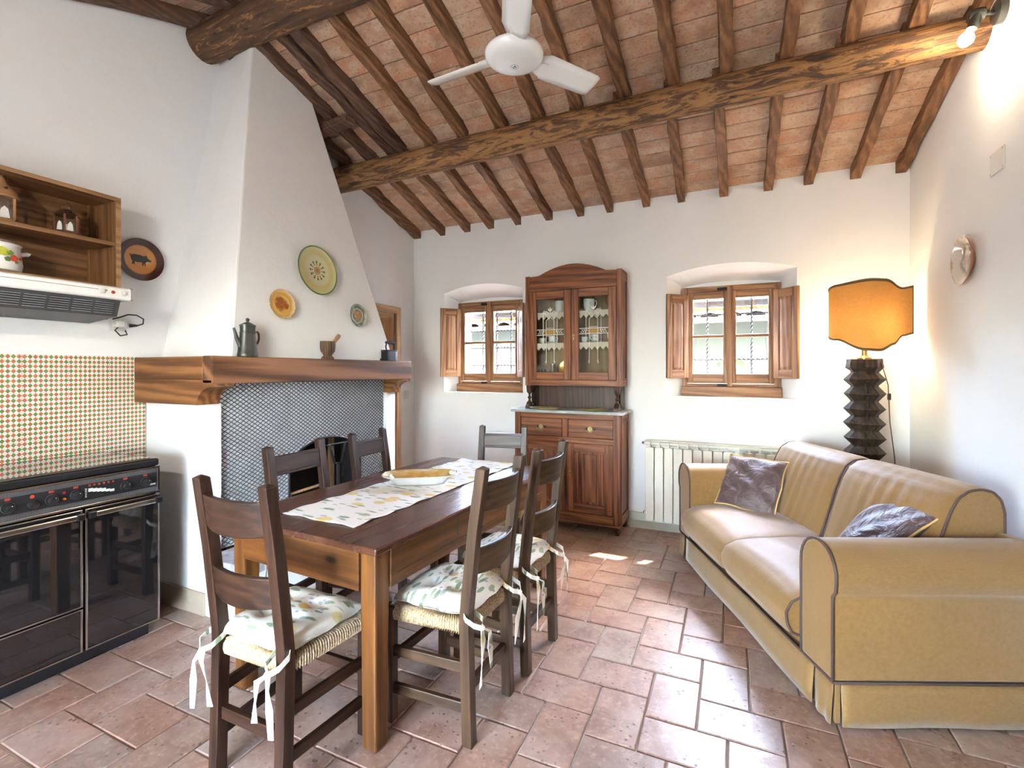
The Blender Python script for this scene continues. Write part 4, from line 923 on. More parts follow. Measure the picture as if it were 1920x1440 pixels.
for s in (-1, 1):
    MB().box(-ax, ax, s*(TL-.036)-.013, s*(TL-.036)+.013-.0, az0, az1).build('end_apron', W_TAB['x'], tb, bevel=.002)
    MB().box(s*(TW-.036)-.013, s*(TW-.036)+.013, -ay, ay, az0+.045, az1).build('side_apron', W_TAB['y'], tb, bevel=.002)
    MB().box(s*(TW-.036)-.013, s*(TW-.036)+.013, -ay, ay, az0, az0+.043).build('apron_rail', W_TAB['y'], tb, bevel=.002)
MB().box(TW-.0225, TW-.021, -.26, -.256, az0+.052, az1-.008).build('bolt', PEWTER, tb)
# runner
rn = thing('table_runner', 'white table runner printed with lemons and green leaves along the dining table', 'runner', (TC[0]-.018, TC[1]+.06, TH+.0015), TR+R(.5))
rd = random.Random(2); m = MB(); n = 60
def rv(u, v):
    y = -.735+1.47*u; x = -.215+.43*v; e = max(abs(2*u-1)**20, abs(2*v-1)**16)
    return (x+.0025*math.sin(43*y)*abs(2*v-1)**6, y+.0025*math.sin(51*x)*abs(2*u-1)**30, .002+.0012*math.sin(19*y+4*x)+.0022*e*(1+math.sin(37*y+29*x)))
m.grid(rv, 90, 24); o = m.build('cloth', RUNNER, rn, smooth=True); so_ = o.modifiers.new('thick', 'SOLIDIFY'); so_.thickness = .0015; so_.offset = 1
# serving dish on the runner
ds = thing('serving_dish', 'long white serving dish with amber glazed inside on the table runner', 'dish', (-1.585, 2.235, TH+.006), R(-58+90))
def dish_ring(a, b, z, n=40, p=3.2):
    r = []
    for k in range(n):
        t = 2*math.pi*k/n; c, s = math.cos(t), math.sin(t); q = (abs(c)**p+abs(s)**p)**(-1/p); r.append((a*q*c, b*q*s, z))
    return r
def rings(rs, cap0=True, cap1=True):
    n = len(rs[0]); m = MB(); m.add([p for r_ in rs for p in r_], [(i*n+k,i*n+(k+1)%n,(i+1)*n+(k+1)%n,(i+1)*n+k) for i in range(len(rs)-1) for k in range(n)])
    if cap0: m.f.append(tuple(range(n-1,-1,-1)))
    if cap1: m.f.append(tuple((len(rs)-1)*n+k for k in range(n)))
    return m
rings([dish_ring(.12,.060,0),dish_ring(.14,.072,.006),dish_ring(.165,.086,.034),dish_ring(.205,.112,.050),dish_ring(.208,.114,.053),dish_ring(.204,.111,.0545)], True, False).build('outside', plain('dish_white', (.74,.75,.76), .15), ds, smooth=50)
gl_ = G('amber_glaze'); nz_ = gl_.noise(gl_.co((3, 9, 3)), 2.2, 3); gl_.set(color=gl_.ramp(nz_, [(.35,(.68,.62,.46)),(.48,(.62,.42,.16)),(.58,(.56,.30,.07)),(.66,(.72,.66,.52))]), rough=.12, coat=.4)
rings([dish_ring(.2045,.1115,.0546),dish_ring(.165,.088,.043),dish_ring(.145,.074,.022),dish_ring(.125,.06,.012)], False, True).build('glazed_inside', gl_.m, ds, smooth=50)
for s in (-1, 1):
    c = MB()
    for k in range(7):
        a = 2*math.pi*k/7; rr_ = .011 if k else .008; c.lathe([(.001,-rr_),(rr_*.7,-rr_*.7),(rr_,0),(rr_*.7,rr_*.7),(.001,rr_)], 8, c=(s*(.182+.011*math.cos(a)), .014*math.sin(a)*1.6, .054))
    c.build('moulded_flower', plain('dish_relief', (.70,.62,.48), .2), ds, smooth=True)

# ------------------------------------------------------------------ chairs
def chair(variant, W):
    t = bpy.data.objects.new('dining_chair', None); COL.objects.link(t); t.empty_display_size = .2
    bw, fw, yb, yf, H, sec = .160, .188, -.165, .175, 1.05, .042; ls = .125; s2 = sec/2
    for s in (-1, 1):
        vs = []; secs = [(0,-.012),(.44,0),(.50,-.002),(.80,-.035),(H-.012,-.070)]
        for z, dy in secs:
            x, y = s*bw, yb+dy; q = s2*(1.0 if z < H-.02 else .96); vs += [(x-q,y-q,z),(x+q,y-q,z),(x+q,y+q,z),(x-q,y+q,z)]
        x, y = s*bw, yb-.0715; vs.append((x,y,H)); n = len(secs)
        MB().add(vs, [(3,2,1,0)]+[(4*i+k,4*i+(k+1)%4,4*i+4+(k+1)%4,4*i+4+k) for i in range(n-1) for k in range(4)]+[(4*(n-1)+k,4*(n-1)+(k+1)%4,4*n) for k in range(4)]).build('back_post', W['z'], t, bevel=.003)
        x, y = s*fw, yf; MB().box(x-s2,x+s2,y-s2,y+s2,0,.462).build('front_leg', W['z'], t, bevel=.004)
        for z in (.285,.135): MB().bar((s*bw,yb+s2*.6,z),(s*fw,yf-s2*.6,z), .020, .040).build('side_rung', W['y'], t, bevel=.003)
    MB().box(-bw+.01,bw-.01,yb-.012,yb+.012,.185,.228).build('back_rung', W['x'], t, bevel=.003)
    MB().box(-fw+.01,fw-.01,yf-.011,yf+.011,.225,.262).build('front_rung', W['x'], t, bevel=.003)
    def lean(z): return yb - (.035*(z-.5)/.3 if z < .8 else .035+.035*(z-.8)/.25)
    for z0, z1 in ((.875,.985),(.635,.735)):
        bow = .034 if variant == 0 else .0; m = MB(); th = .011; n = 14; vs = []
        for i in range(n):
            u = 2*i/(n-1)-1; x = u*(bw-.004); d_ = -bow*(1-u*u)
            for z, q in ((z0,-th),(z0,th),(z1,th),(z1,-th)): vs.append((x, lean(z)+d_+q, z-(.012*(1-u*u) if (z == z0 and variant == 0) else 0)))
        m.add(vs, [(4*i+k,4*i+(k+1)%4,4*i+4+(k+1)%4,4*i+4+k) for i in range(n-1) for k in range(4)]+[(3,2,1,0),tuple(4*(n-1)+k for k in range(4))])
        sl_ = m.build('back_slat', W['x'], t, bevel=.004, smooth=40)
        if variant == 1:
            for zz in (z0+.016, z1-.016): MB().bar((-bw+.012,lean(zz)+th,zz),(bw-.012,lean(zz)+th,zz), .005, .006).build('moulding', W['x'], sl_, bevel=.0015)
    # rush seat: strands wrapped over the rails
    P = [(-bw-.012,yb-.004),(bw+.012,yb-.004),(fw+.012,yf+.012),(-fw-.012,yf+.012)]; per = []; tot = 0
    for k in range(4):
        a, b = Vector((*P[k],0)), Vector((*P[(k+1)%4],0)); L = (b-a).length; ns = int(L/.0105)
        for i in range(ns*3): per.append((a+(b-a)*(i/(ns*3)), i % 3 == 1, (b-a).normalized()))
    cen = Vector((0,.006,0)); prof = [(.04,.452),(.35,.452),(.70,.456),(.90,.462),(.965,.458),(1.0,.445),(1.01,.43),(.99,.415),(.93,.408),(.75,.412)]
    vs = []; n = len(per)
    for f_, z in prof:
        for k, (p, hi, tg) in enumerate(per):
            q = cen+(p-cen)*f_; nrm = Vector((tg.y,-tg.x,0)); e = .0036 if hi else -.0028
            vs.append((q.x+nrm.x*(e if f_ > .9 else 0), q.y+nrm.y*(e if f_ > .9 else 0), z+(e if z > .44 else -e if z < .42 else 0)))
    MB().add(vs, [(i*n+k,i*n+(k+1)%n,(i+1)*n+(k+1)%n,(i+1)*n+k) for i in range(len(prof)-1) for k in range(n)]+[tuple(range(n)), tuple((len(prof)-1)*n+k for k in range(n))]).build('rush_seat', RUSH, t, smooth=70)
    return t
def cushion(seed):
    t = bpy.data.objects.new('seat_cushion', None); COL.objects.link(t); t.empty_display_size = .1
    rd = random.Random(seed); a, b, h_ = .195, .180, .044; ph = [rd.uniform(0,6.28) for _ in range(4)]
    def surf(sgn):
        def fn(u, v):
            x, y = 2*u-1, 2*v-1; k = max(0, (1-abs(x)**4)*(1-abs(y)**4))**.45
            tuft = sum(math.exp(-((x-cx)**2+(y-cy)**2)/.03) for cx, cy in ((-.33,-.33),(.33,-.33),(-.33,.33),(.33,.33)))
            z = sgn*h_*k*(1-.55*tuft*k if sgn > 0 else .45)+.004*math.sin(5*x+ph[0])*math.sin(4*y+ph[1])*k
            pin = 1-.045*(1-abs(abs(x)-abs(y)))*max(abs(x),abs(y))**6
            wx = a+(.012 if 0 else 0)-.02*(1-v)
            return (x*wx*pin, y*b*pin, z+.004*math.sin(9*(x+y)+ph[2])*(1-k))
        return fn
    N_ = 34; m = MB(); m.grid(surf(1), N_, N_); m.grid(surf(-1), N_, N_)
    o = m.build('pad', CUSHION, t, smooth=True); w_ = o.modifiers.new('weld', 'WELD'); w_.merge_threshold = .0008
    for s in (-1, 1):
        c = Vector((s*.160, -.163, -.005)); k = Vector((s*.160, -.232, -.035))       # corner, knot behind the post
        tie = MB(); dn = Vector((0,0,1))
        tie.ribbon([c+Vector((0,.02,.012)), c+Vector((s*.036,-.02,.004)), c+Vector((s*.034,-.055,-.012)), k+Vector((s*.004,-.004,0))], .020, dn)
        tie.ribbon([c+Vector((-s*.02,.02,.010)), c+Vector((-s*.034,-.02,.0)), c+Vector((-s*.030,-.055,-.016)), k], .020, dn)
        L = .17+rd.uniform(0,.06)
        tie.ribbon([k, k+Vector((s*.018,-.016,-.035)), k+Vector((s*.024,-.014,-.10)), k+Vector((s*.030+rd.uniform(-.01,.01),-.012,-L))], .022, [Vector((1,.2,0)),Vector((1,-.3,.1)),Vector((.8,.6,0)),Vector((1,.1,.2))])
        tie.ribbon([k, k+Vector((-s*.025,-.02,-.02)), k+Vector((-s*.042,-.012,-.09)), k+Vector((-s*.050+rd.uniform(-.012,.012),-.010,-L*.85))], .022, [Vector((.6,.8,0)),Vector((1,.1,-.2)),Vector((.9,-.5,0)),Vector((1,.3,.1))])
        tie.lathe([(.001,-.010),(.009,-.007),(.012,0),(.009,.007),(.001,.010)], 8, c=k)
        tie.build('ribbon_tie', CUSHION, t, smooth=40)
    return t
proto_a, proto_b = chair(0, W_CHAIR), chair(1, W_CHAIR); proto_c = chair(0, W_CHAIR_H); proto_d = chair(1, W_CHAIR_H)
cus = [cushion(i) for i in range(3)]; used = set()
def put_chair(proto, cu, x, y, rz, zs, label, clabel, sx=1.0):
    c = proto if id(proto) not in used else copy_tree(proto); used.add(id(proto))
    c.location = (x, y, 0); c.rotation_euler = (0, 0, rz); c.scale = (sx, 1, zs); tag(c, label, 'chair', 'rush seated chairs around the dining table')
    p = cus[cu] if ('c', cu) not in used else copy_tree(cus[cu]); used.add(('c', cu))
    p.location = (x, y, .466*zs+.020); p.rotation_euler = (0, 0, rz); tag(p, clabel, 'cushion', 'flower print seat cushions')
# back posts of a chair facing +y stand at local y -.165
put_chair(proto_a, 0, -1.476, 1.280, R(0), 1.0, 'dark ladder back chair at the table end, facing the dresser, near the cooker', 'flower print cushion on the chair at the table end near the cooker')
put_chair(proto_c, 1, -1.062, 1.735, R(88), 1.0, 'worn ladder back chair on the sofa side of the table, farther from the dresser', 'flower print cushion on the sofa side chair farther from the dresser')
put_chair(copy_tree(proto_c), 2, -1.028, 2.215, R(87), 1.0, 'worn ladder back chair on the sofa side of the table, nearer the dresser', 'flower print cushion on the sofa side chair nearer the dresser')
put_chair(proto_b, 2, -2.025, 1.985, R(-88), .95, 'dark chair with moulded straight slats on the fireplace side, nearer the cooker', 'flower print cushion on the fireplace side chair nearer the cooker', 1.15)
put_chair(copy_tree(proto_b), 0, -2.015, 2.578, R(-87), .95, 'dark chair with moulded straight slats on the fireplace side, nearer the pine door', 'flower print cushion on the fireplace side chair nearer the pine door')
put_chair(proto_d, 1, -1.487, 2.985, R(192), .95, 'worn chair with a straight slat at the table end, its back to the dresser', 'flower print cushion on the chair with its back to the dresser')

# ------------------------------------------------------------------ dresser
dr = thing('dresser', 'tall chestnut dresser with glazed top and grey marble shelf between the windows', 'dresser', (-1.338, 4.06, 0), R(-1.0))
def db(n, ax_, *q, par=dr, bv=.003, **k): return MB().box(*q).build(n, W_CAB[ax_], par, bevel=bv, **k)
BX, BD = .487, .335                                           # half width, depth of the base
for s in (-1, 1):
    db('corner_post', 'z', s*BX-(.055 if s > 0 else 0), s*BX+(.055 if s < 0 else 0), 0, .04, .075, 1.02)
    sd = db('side_panel', 'z', s*(BX-.012)-.008, s*(BX-.012)+.008, .04, BD, .075, 1.02)
    for q in ((.05,.075,.075,1.02),(BD-.03,BD,.075,1.02)): db('side_stile', 'z', s*BX-.006, s*BX+.006, q[0], q[1], q[2], q[3], par=sd)
    for q in ((.075,.16),(.95,1.02)): db('side_rail', 'y', s*BX-.006, s*BX+.006, .075, BD-.03, q[0], q[1], par=sd)
    MB().lathe([(.016,0),(.018,.012),(.014,.016),(.026,.022),(.032,.034),(.026,.046),(.018,.05),(.022,.056),(.026,.066),(.026,.075)], 20, c=(s*(BX-.025),.028,0)).build('turned_foot', W_CABD, dr, smooth=40)
    MB().box(s*(BX-.03)-.022, s*(BX-.03)+.022, BD-.05, BD, 0, .075).build('rear_foot', W_CABD, dr)
db('back', 'z', -BX+.02, BX-.02, BD-.012, BD, .075, 1.02); db('bottom_rail', 'x', -BX+.055, BX-.055, .006, .04, .085, .155)
MB().box(-BX-.008, BX+.008, -.012, BD, .070, .086).build('base_moulding', W_CAB['x'], dr, bevel=.006)
db('top_rail', 'x', -BX+.055, BX-.055, .006, .04, .975, 1.02); db('middle_rail', 'x', -BX+.055, BX-.055, .006, .04, .765, .812)
db('drawer_divider', 'z', -.026, .026, .006, .04, .812, .975)
def keyplate(par, x, y, z): 
    MB().lathe([(.001,0),(.010,0),(.010,.004),(.001,.004)], 16, c=(x,y-.004,z+.012), axis='y').build('key_plate', BRASS, par); MB().box(x-.006,x+.006,y-.004,y,z-.028,z+.008).build('key_plate_drop', BRASS, par, bevel=.002); MB().box(x-.002,x+.002,y-.006,y-.003,z-.006,z+.014).build('keyhole', SOOT_SHADE, par)
for s in (-1, 1):
    x0, x1 = (-BX+.058, -.029) if s < 0 else (.029, BX-.058)
    d_ = db('drawer', 'x', x0, x1, .012, .035, .815, .972)
    for k in range(3): MB().bar((x0+.008,.012,.852+k*.014-.022),(x1-.008,.012,.852+k*.014-.022), .006, .006).build('reeded_strip', W_CAB['x'], d_); MB().bar((x0+.008,.012,.958-k*.014),(x1-.008,.012,.958-k*.014), .006, .006).build('reeded_strip', W_CAB['x'], d_)
    xm = (x0+x1)/2
    MB().lathe([(.001,0),(.022,0),(.022,.006),(.016,.009),(.001,.010)], 20, c=(xm,.002,.893), axis='y').build('pull_plate', BRASS, d_)
    for q in (-1, 1): MB().lathe([(.001,0),(.011,0),(.011,.006),(.001,.007)], 14, c=(xm+q*.034,.004,.893), axis='y').build('pull_rosette', BLACKMET, d_)
    MB().tube([(xm+.034*math.cos(a), -.006, .893+.028*math.sin(a)) for a in [math.pi+i*math.pi/10 for i in range(11)]], .0035, 8).build('pull_ring', BRASS, d_, smooth=True)
    # lower door
    x0, x1 = (-BX+.058, -.010) if s < 0 else (.010, BX-.058)
    dd = db('cabinet_door', 'z', x0, x1, .026, .036, .158, .762)
    for q in ((x0,x0+.07),(x1-.07,x1)): db('door_stile', 'z', q[0], q[1], .012, .0262, .158, .762, par=dd)
    for q in ((.158,.235),(.69,.762)): db('door_rail', 'x', x0+.07, x1-.07, .012, .0262, q[0], q[1], par=dd)
    db('door_panel', 'z', x0+.145, x1-.145, .019, .0262, .255, .67, par=dd)
    for q in (x0+.088, x0+.112, x1-.112, x1-.088): MB().box(q-.004, q+.004, .021, .0262, .25, .675).build('panel_reed', W_CAB['z'], dd, bevel=.002)
    if s > 0: keyplate(dd, x0+.035, .012, .50)
    for z in (.72,.69,.20): MB().lathe([(.001,0),(.004,0),(.004,.002),(.001,.002)], 8, c=((x0+.03 if s < 0 else x1-.03),.0105,z), axis='y').build('peg', W_CABD, dd)
MB().box(-.006, .006, .004, .03, .158, .762).build('closing_batten', W_CAB['z'], dr, bevel=.002)
MB().box(-BX-.032, BX+.032, -.022, BD+.005, 1.022, 1.048).build('marble_top', MARBLE, dr, bevel=.004)
# open stage with turned supports
UX, UYF, UD = .448, .095, .335; Z1, Z2 = 1.262, 2.285; CX = .030
MB().box(CX-UX+.04, CX+UX-.04, UD-.02, UD, 1.048, Z1).build('stage_back', W_CABD, dr)
for s in (-1, 1):
    x = CX+s*(UX-.035)
    m = MB().prism([(UD-.0,1.048),(UYF+.10,1.048),(UYF+.125,1.075),(UYF+.085,1.11),(UYF+.082,1.155),(UYF+.085,1.20),(UYF+.125,1.235),(UYF+.10,Z1),(UD,Z1)], 'x', x-.012, x+.012); m.build('stage_side', W_CABD, dr, bevel=.002)
    MB().prism([(UYF-.045,1.048),(UYF+.10,1.048),(UYF+.09,1.062),(UYF+.04,1.085),(UYF+.02,1.11),(UYF-.005,1.11),(UYF-.02,1.09),(UYF-.04,1.075)], 'x', x-.022, x+.022).build('scroll_foot', W_CABD, dr, bevel=.003)
    MB().prism([(UYF-.02,Z1),(UYF+.10,Z1),(UYF+.09,1.248),(UYF+.035,1.215),(UYF+.022,1.195),(UYF-.005,1.195),(UYF-.015,1.225)], 'x', x-.022, x+.022).build('scroll_bracket', W_CABD, dr, bevel=.003)
    MB().lathe([(.010,1.105),(.018,1.115),(.012,1.122),(.010,1.135),(.020,1.148),(.014,1.158),(.009,1.17),(.012,1.185),(.018,1.192),(.012,1.20)], 16, c=(x,UYF+.008,0)).build('baluster', W_CABD, dr, smooth=40)
# glazed upper cabinet
for s in (-1, 1):
    x0, x1 = (CX-UX, CX-UX+.028) if s < 0 else (CX+UX-.028, CX+UX)
    sd = db('upper_side', 'z', x0+.006, x1-.006, UYF+.025, UD, Z1, Z2)
    xo = x1 if s > 0 else x0
    for q in ((UYF+.03,UYF+.06),(UD-.03,UD)): db('side_stile', 'z', xo-.007, xo+.001, q[0], q[1], Z1, Z2, par=sd)
    for q in ((Z1,Z1+.07),(Z2-.09,Z2)): db('side_rail', 'y', xo-.007, xo+.001, UYF+.06, UD-.03, q[0], q[1], par=sd)
    db('upper_post', 'z', x0-(.004 if s < 0 else .012), x1+(.004 if s > 0 else .012), UYF-.002, UYF+.028, Z1, Z2-.004)
MB().box(CX-UX+.02, CX+UX-.02, UD-.012, UD, Z1, Z2).build('upper_back', W_CABIN, dr)
db('upper_bottom', 'x', CX-UX+.02, CX+UX-.02, UYF, UD-.012, Z1, Z1+.052); db('upper_top', 'x', CX-UX+.02, CX+UX-.02, UYF+.03, UD-.012, Z2-.03, Z2-.008)
crest = [(CX-UX+.038,2.135),(CX+UX-.038,2.135),(CX+UX-.038,Z2-.012),(CX+UX-.12,Z2-.008)]
for i in range(13):
    u = 1-2*i/12; crest.append((CX+u*.31, Z2-.004+.082*math.cos(u*math.pi/2)**.9))
crest += [(CX-UX+.12,Z2-.008),(CX-UX+.038,Z2-.012)]
MB().prism(crest, 'y', UYF-.004, UYF+.024).build('arched_crest', W_CAB['x'], dr, bevel=.004)
shelves = []
for z in (1.94, 1.655): shelves.append(MB().box(CX-UX+.03, CX+UX-.03, UYF+.04, UD-.014, z-.018, z).build('inner_shelf', W_CABIN, dr))
for sz in (1.94, 1.655):
    lc = MB(); x = CX-UX+.04; n = 16; wd = (2*UX-.08)/n
    for k in range(n):
        q = x+k*wd; lc.prism([(q,sz),(q,sz-.038),(q+wd/2,sz-.068),(q+wd,sz-.038),(q+wd,sz)], 'y', UYF+.036, UYF+.0385)
    lc.build('lace_edging', LACE, dr)
dz0, dz1 = Z1+.055, 2.132
for s in (-1, 1):
    x0, x1 = (CX-UX+.042, CX-.002) if s < 0 else (CX+.002, CX+UX-.042)
    gd = bpy.data.objects.new('glazed_door', None); COL.objects.link(gd); gd.parent = dr; gd.empty_display_size = .05
    y0, y1 = UYF-.008, UYF+.014; stl = .068
    for q in ((x0,x0+stl),(x1-stl,x1)): db('door_stile', 'z', q[0], q[1], y0, y1, dz0, dz1, par=gd)
    db('door_rail', 'x', x0+stl, x1-stl, y0, y1, dz0, dz0+.068, par=gd); db('door_rail', 'x', x0+stl, x1-stl, y0, y1, dz1-.072, dz1, par=gd)
    p0, p1, q0, q1 = x0+stl, x1-stl, dz0+.068, dz1-.072
    MB().box(p0, p1, UYF+.002, UYF+.005, q0, q1).build('pane', CABGLASS, gd)
    xm = (p0+p1)/2; et = MB(); ye = UYF+.0012
    def ln(pts, r=.0022): et.tube([(a,ye,b) for a, b in pts], r, 6)
    hgt = q1-q0; zc = q0+hgt*.545
    for sg in (-1, 1):
        ln([(xm+sg*.038,q0+hgt*.14),(xm+sg*.038,q0+hgt*.70),(xm+sg*.028,q0+hgt*.72),(xm+sg*.016,q0+hgt*.73),(xm+sg*.006,q0+hgt*.745)]); ln([(xm+sg*.068,q0+hgt*.39),(xm+sg*.068,q0+hgt*.83),(xm+sg*.055,q0+hgt*.845)])
        ln([(xm+sg*(.040+.024*math.cos(a)*(1-a/16)), q0+hgt*.80+.024*math.sin(a)*(1-a/16)) for a in [i*.55 for i in range(16)]], .0026)
        ln([(xm+sg*.038,q0+hgt*.16),(xm+sg*.043,q0+hgt*.14),(xm+sg*.038,q0+hgt*.105),(xm+sg*.033,q0+hgt*.14),(xm+sg*.038,q0+hgt*.16)], .003)
    for zz in (zc-.024, zc+.024): ln([(p0+.002,zz),(p1-.002,zz)], .003)
    for zz in (zc-.036, zc+.037): ln([(xm-.038,zz),(xm+.038,zz)], .002)
    for k in range(3):
        a = (k-1)*.5; et.prism([(xm+.0*a,q0+hgt*.82),(xm+.006+.03*a,q0+hgt*.85),(xm+.035*a,q0+hgt*(.895-.02*abs(k-1))),(xm-.006+.03*a,q0+hgt*.85)], 'y', ye-.001, ye+.0005)
    for k in range(12):
        sg = -1 if k < 6 else 1; c0 = xm+sg*(.062+.010*(k % 6)); a = (k*1.3) % 3.14; r_ = .010
        et.prism([(c0+r_*math.cos(a),zc+(-1)**k*.008+r_*math.sin(a)),(c0+.004*math.cos(a+1.57),zc+(-1)**k*.008+.004*math.sin(a+1.57)),(c0-r_*math.cos(a),zc+(-1)**k*.008-r_*math.sin(a)),(c0-.004*math.cos(a+1.57),zc+(-1)**k*.008-.004*math.sin(a+1.57))], 'y', ye-.001, ye+.0005)
    et.build('etched_ornament', ETCH, gd)
    am = MB()
    for i in range(11):
        for j in range(4):
            if (i+j) % 2: continue
            am.box(xm-.055+i*.010, xm-.045+i*.010, ye-.0008, ye+.0004, zc-.019+j*.0095, zc-.0095+j*.0095)
    am.build('amber_check', AMBER, gd)
    if s > 0: keyplate(gd, x0+.022, y0, (dz0+dz1)/2-.02)
    for q in (x0+.015, x1-.015):
        for z in (dz0+.03, dz1-.03): MB().lathe([(.001,0),(.004,0),(.004,.002),(.001,.002)], 8, c=(q,y0-.001,z), axis='y').build('peg', W_CABD, gd)
# crockery in the dresser (world position from the dresser's own frame)
DM = Matrix.Translation((-1.338, 4.06, 0)) @ Matrix.Rotation(R(-1.0), 4, 'Z')
def inside(x, y, z): return tuple(DM @ Vector((x, y, z)))
def cup(name, label, r, h_, x, z, rz, saucer=False, grp=None):
    t = thing(name, label, 'cup', inside(x, .20, z), rz, grp); zz = .010 if saucer else 0
    MB().lathe([(r*.72,zz),(r*.9,zz+h_*.15),(r,zz+h_*.5),(r*1.02,zz+h_),(r*.95,zz+h_),(r*.9,zz+h_*.4),(.001,zz+h_*.12)], 24).build('body', PORCF, t, smooth=40)
    MB().tube([(r*.96,0,zz+h_*.8),(r*1.4,0,zz+h_*.86),(r*1.55,0,zz+h_*.6),(r*1.3,0,zz+h_*.32),(r*.95,0,zz+h_*.25)], .005 if r > .035 else .0035, 8).build('handle', PORC, t, smooth=True)
    if saucer: MB().lathe([(.03,0),(.034,.003),(.062,.012),(.064,.013),(.034,.007),(.001,.006)], 28).build('saucer', PORC, t, smooth=40)
cup('mug', 'large flowered mug behind the dresser door nearer the pine door', .046, .105, -.115, 1.942, R(-15), grp='flowered mugs on the top shelf')
cup('mug', 'large flowered mug behind the dresser door nearer the radiator', .050, .105, .165, 1.942, R(-15), grp='flowered mugs on the top shelf')
cup('coffee_cup', 'small cup without a saucer in the dresser half nearer the pine door', .030, .050, -.285, 1.657, R(180), grp='flowered cups on the lower dresser shelf')
cup('coffee_cup', 'small flowered cup with saucer in the dresser half nearer the pine door', .034, .055, -.19, 1.657, 0, True, grp='flowered cups on the lower dresser shelf')
cup('coffee_cup', 'small straight cup standing without a saucer near the dresser lock', .030, .050, .125, 1.657, R(60), grp='flowered cups on the lower dresser shelf')
cup('coffee_cup', 'small flowered cup with saucer in the dresser half nearer the radiator', .036, .058, .225, 1.657, R(170), True, grp='flowered cups on the lower dresser shelf')
bw_ = thing('porcelain_bowl', 'tall white porcelain bowl at the radiator end of the dresser shelf', 'bowl', inside(.375, .20, 1.657)); MB().lathe([(.022,0),(.025,.006),(.042,.04),(.046,.085),(.042,.085),(.03,.03),(.001,.012)], 24).build('body', PORC, bw_, smooth=40)
for k, (x, h_) in enumerate(((-.34,.10),(-.285,.10),(-.23,.085),(-.19,.15))):
    t = thing('drinking_glass', 'taller clear glass at the bottom of the dresser' if k == 3 else 'short clear glass at the bottom of the dresser', 'glass', inside(x, .19+.02*(k % 2), Z1+.053), 0, 'clear glasses at the bottom of the dresser')
    MB().lathe([(.020,0),(.022,.004),(.025,h_),(.0235,h_),(.0205,.010),(.001,.010)], 20).build('body', TUMBLER, t, smooth=40)
by = thing('brass_tray', 'shiny brass tray leaning inside the bottom of the dresser', 'tray', inside(-.085, .285, Z1+.06)); by.rotation_euler = (R(78), 0, R(-1))
MB().lathe([(.001,0),(.075,0),(.09,.008),(.092,.007),(.076,-.003),(.001,-.003)], 32, c=(0,.095,0)).build('dish', plain('polished_brass', (.62,.48,.14), .2, 1), by, smooth=40)
def tray(label, x, y, a, b):
    t = thing('oval_tray', label, 'tray', inside(x, y, 1.049), 0, 'oval trays on the marble shelf')
    def ring(k, z, sc_=0.0): return [(a*k*(1+sc_*math.sin(18*q))*math.cos(q), b*k*(1+sc_*math.sin(18*q))*math.sin(q), z) for q in [2*math.pi*i/72 for i in range(72)]]
    rings([ring(.72,0),ring(.80,.004),ring(.97,.014,.012),ring(1.0,.016,.025),ring(.97,.0175,.012),ring(.80,.008),ring(.7,.006)]).build('rim', GOLDY, t, smooth=40)
    rings([ring(.70,.0062),ring(.72,.0068)]).build('painted_centre', plain('tray_paint', (.09,.035,.03), .3, var=.4), t)
tray('oval tray with scalloped gilt rim on the marble shelf nearer the pine door', -.215, .075, .155, .085)
tray('flatter dark oval tray on the marble shelf nearer the radiator', .235, .085, .14, .08)

# ------------------------------------------------------------------ radiator
ra = thing('radiator', 'cream sectional radiator under the window behind the sofa', 'radiator', (-.687, 4.335, .085))
NS = 14; PT = .0785
for k in range(NS):
    x0 = k*PT; m = MB()
    pts = [(x0+.004,.0)]
    sec = bpy.data.objects.new('section', None); COL.objects.link(sec); sec.parent = ra; sec.empty_display_size = .03
    r_ = .016; c = []
    for cx, cz, a0 in ((x0+PT-.0035-r_,.0+r_,270),(x0+PT-.0035-r_,.645-r_,0),(x0+.0035+r_,.645-r_,90),(x0+.0035+r_,r_,180)):
        for i in range(5): a = R(a0+22.5*i); c.append((cx+r_*math.cos(a), cz+r_*math.sin(a)))
    MB().prism(c, 'y', -.012, .004).build('front_plate', CREAM, sec, bevel=.003)
    MB().box(x0+PT/2-.008, x0+PT/2+.008, .004, .07, .03, .66).build('rib', CREAM, sec)
    MB().prism([(-.004,.655),(-.004,.69),(.005,.70),(.075,.70),(.075,.655)], 'x', x0+PT/2-.004, x0+PT/2+.004).build('top_fin', CREAM, sec)
MB().box(0, NS*PT, .05, .058, .64, .70).build('back_fin', CREAM, ra); MB().box(.0, NS*PT, -.002, .07, .697, .703).build('top_grille', CREAM, ra)
for z in (.06,.675): MB().lathe([(.018,-.012),(.018,NS*PT+.012)], 14, c=(0,.035,z), axis='x').build('header_pipe', CREAM, ra)
MB().lathe([(.014,-.03),(.010,-.012)], 12, c=(0,.035,.675), axis='x').build('bleed_valve', CHROME, ra); MB().lathe([(.008,-.02),(.012,-.012)], 12, c=(0,.035,.06), axis='x').build('end_plug', BLACKMET, ra)
MB().tube([(NS*PT+.01,.035,.06),(NS*PT+.04,.035,.06),(NS*PT+.04,.035,-.085)], .009, 8).build('pipe', CREAM, ra)
# ------------------------------------------------------------------ sofa (local x = depth, y = length)
SA = R(23.6)
sf = thing('sofa', 'two seat ochre linen sofa with brown piping and skirt along the right wall', 'sofa', (.366, 2.232, 0), SA)
SL, SD = 1.80, .88; AW = .215
MB().box(.03, SD-.03, .03, SL-.03, .10, .30).build('base', LINEN, sf, bevel=.01)
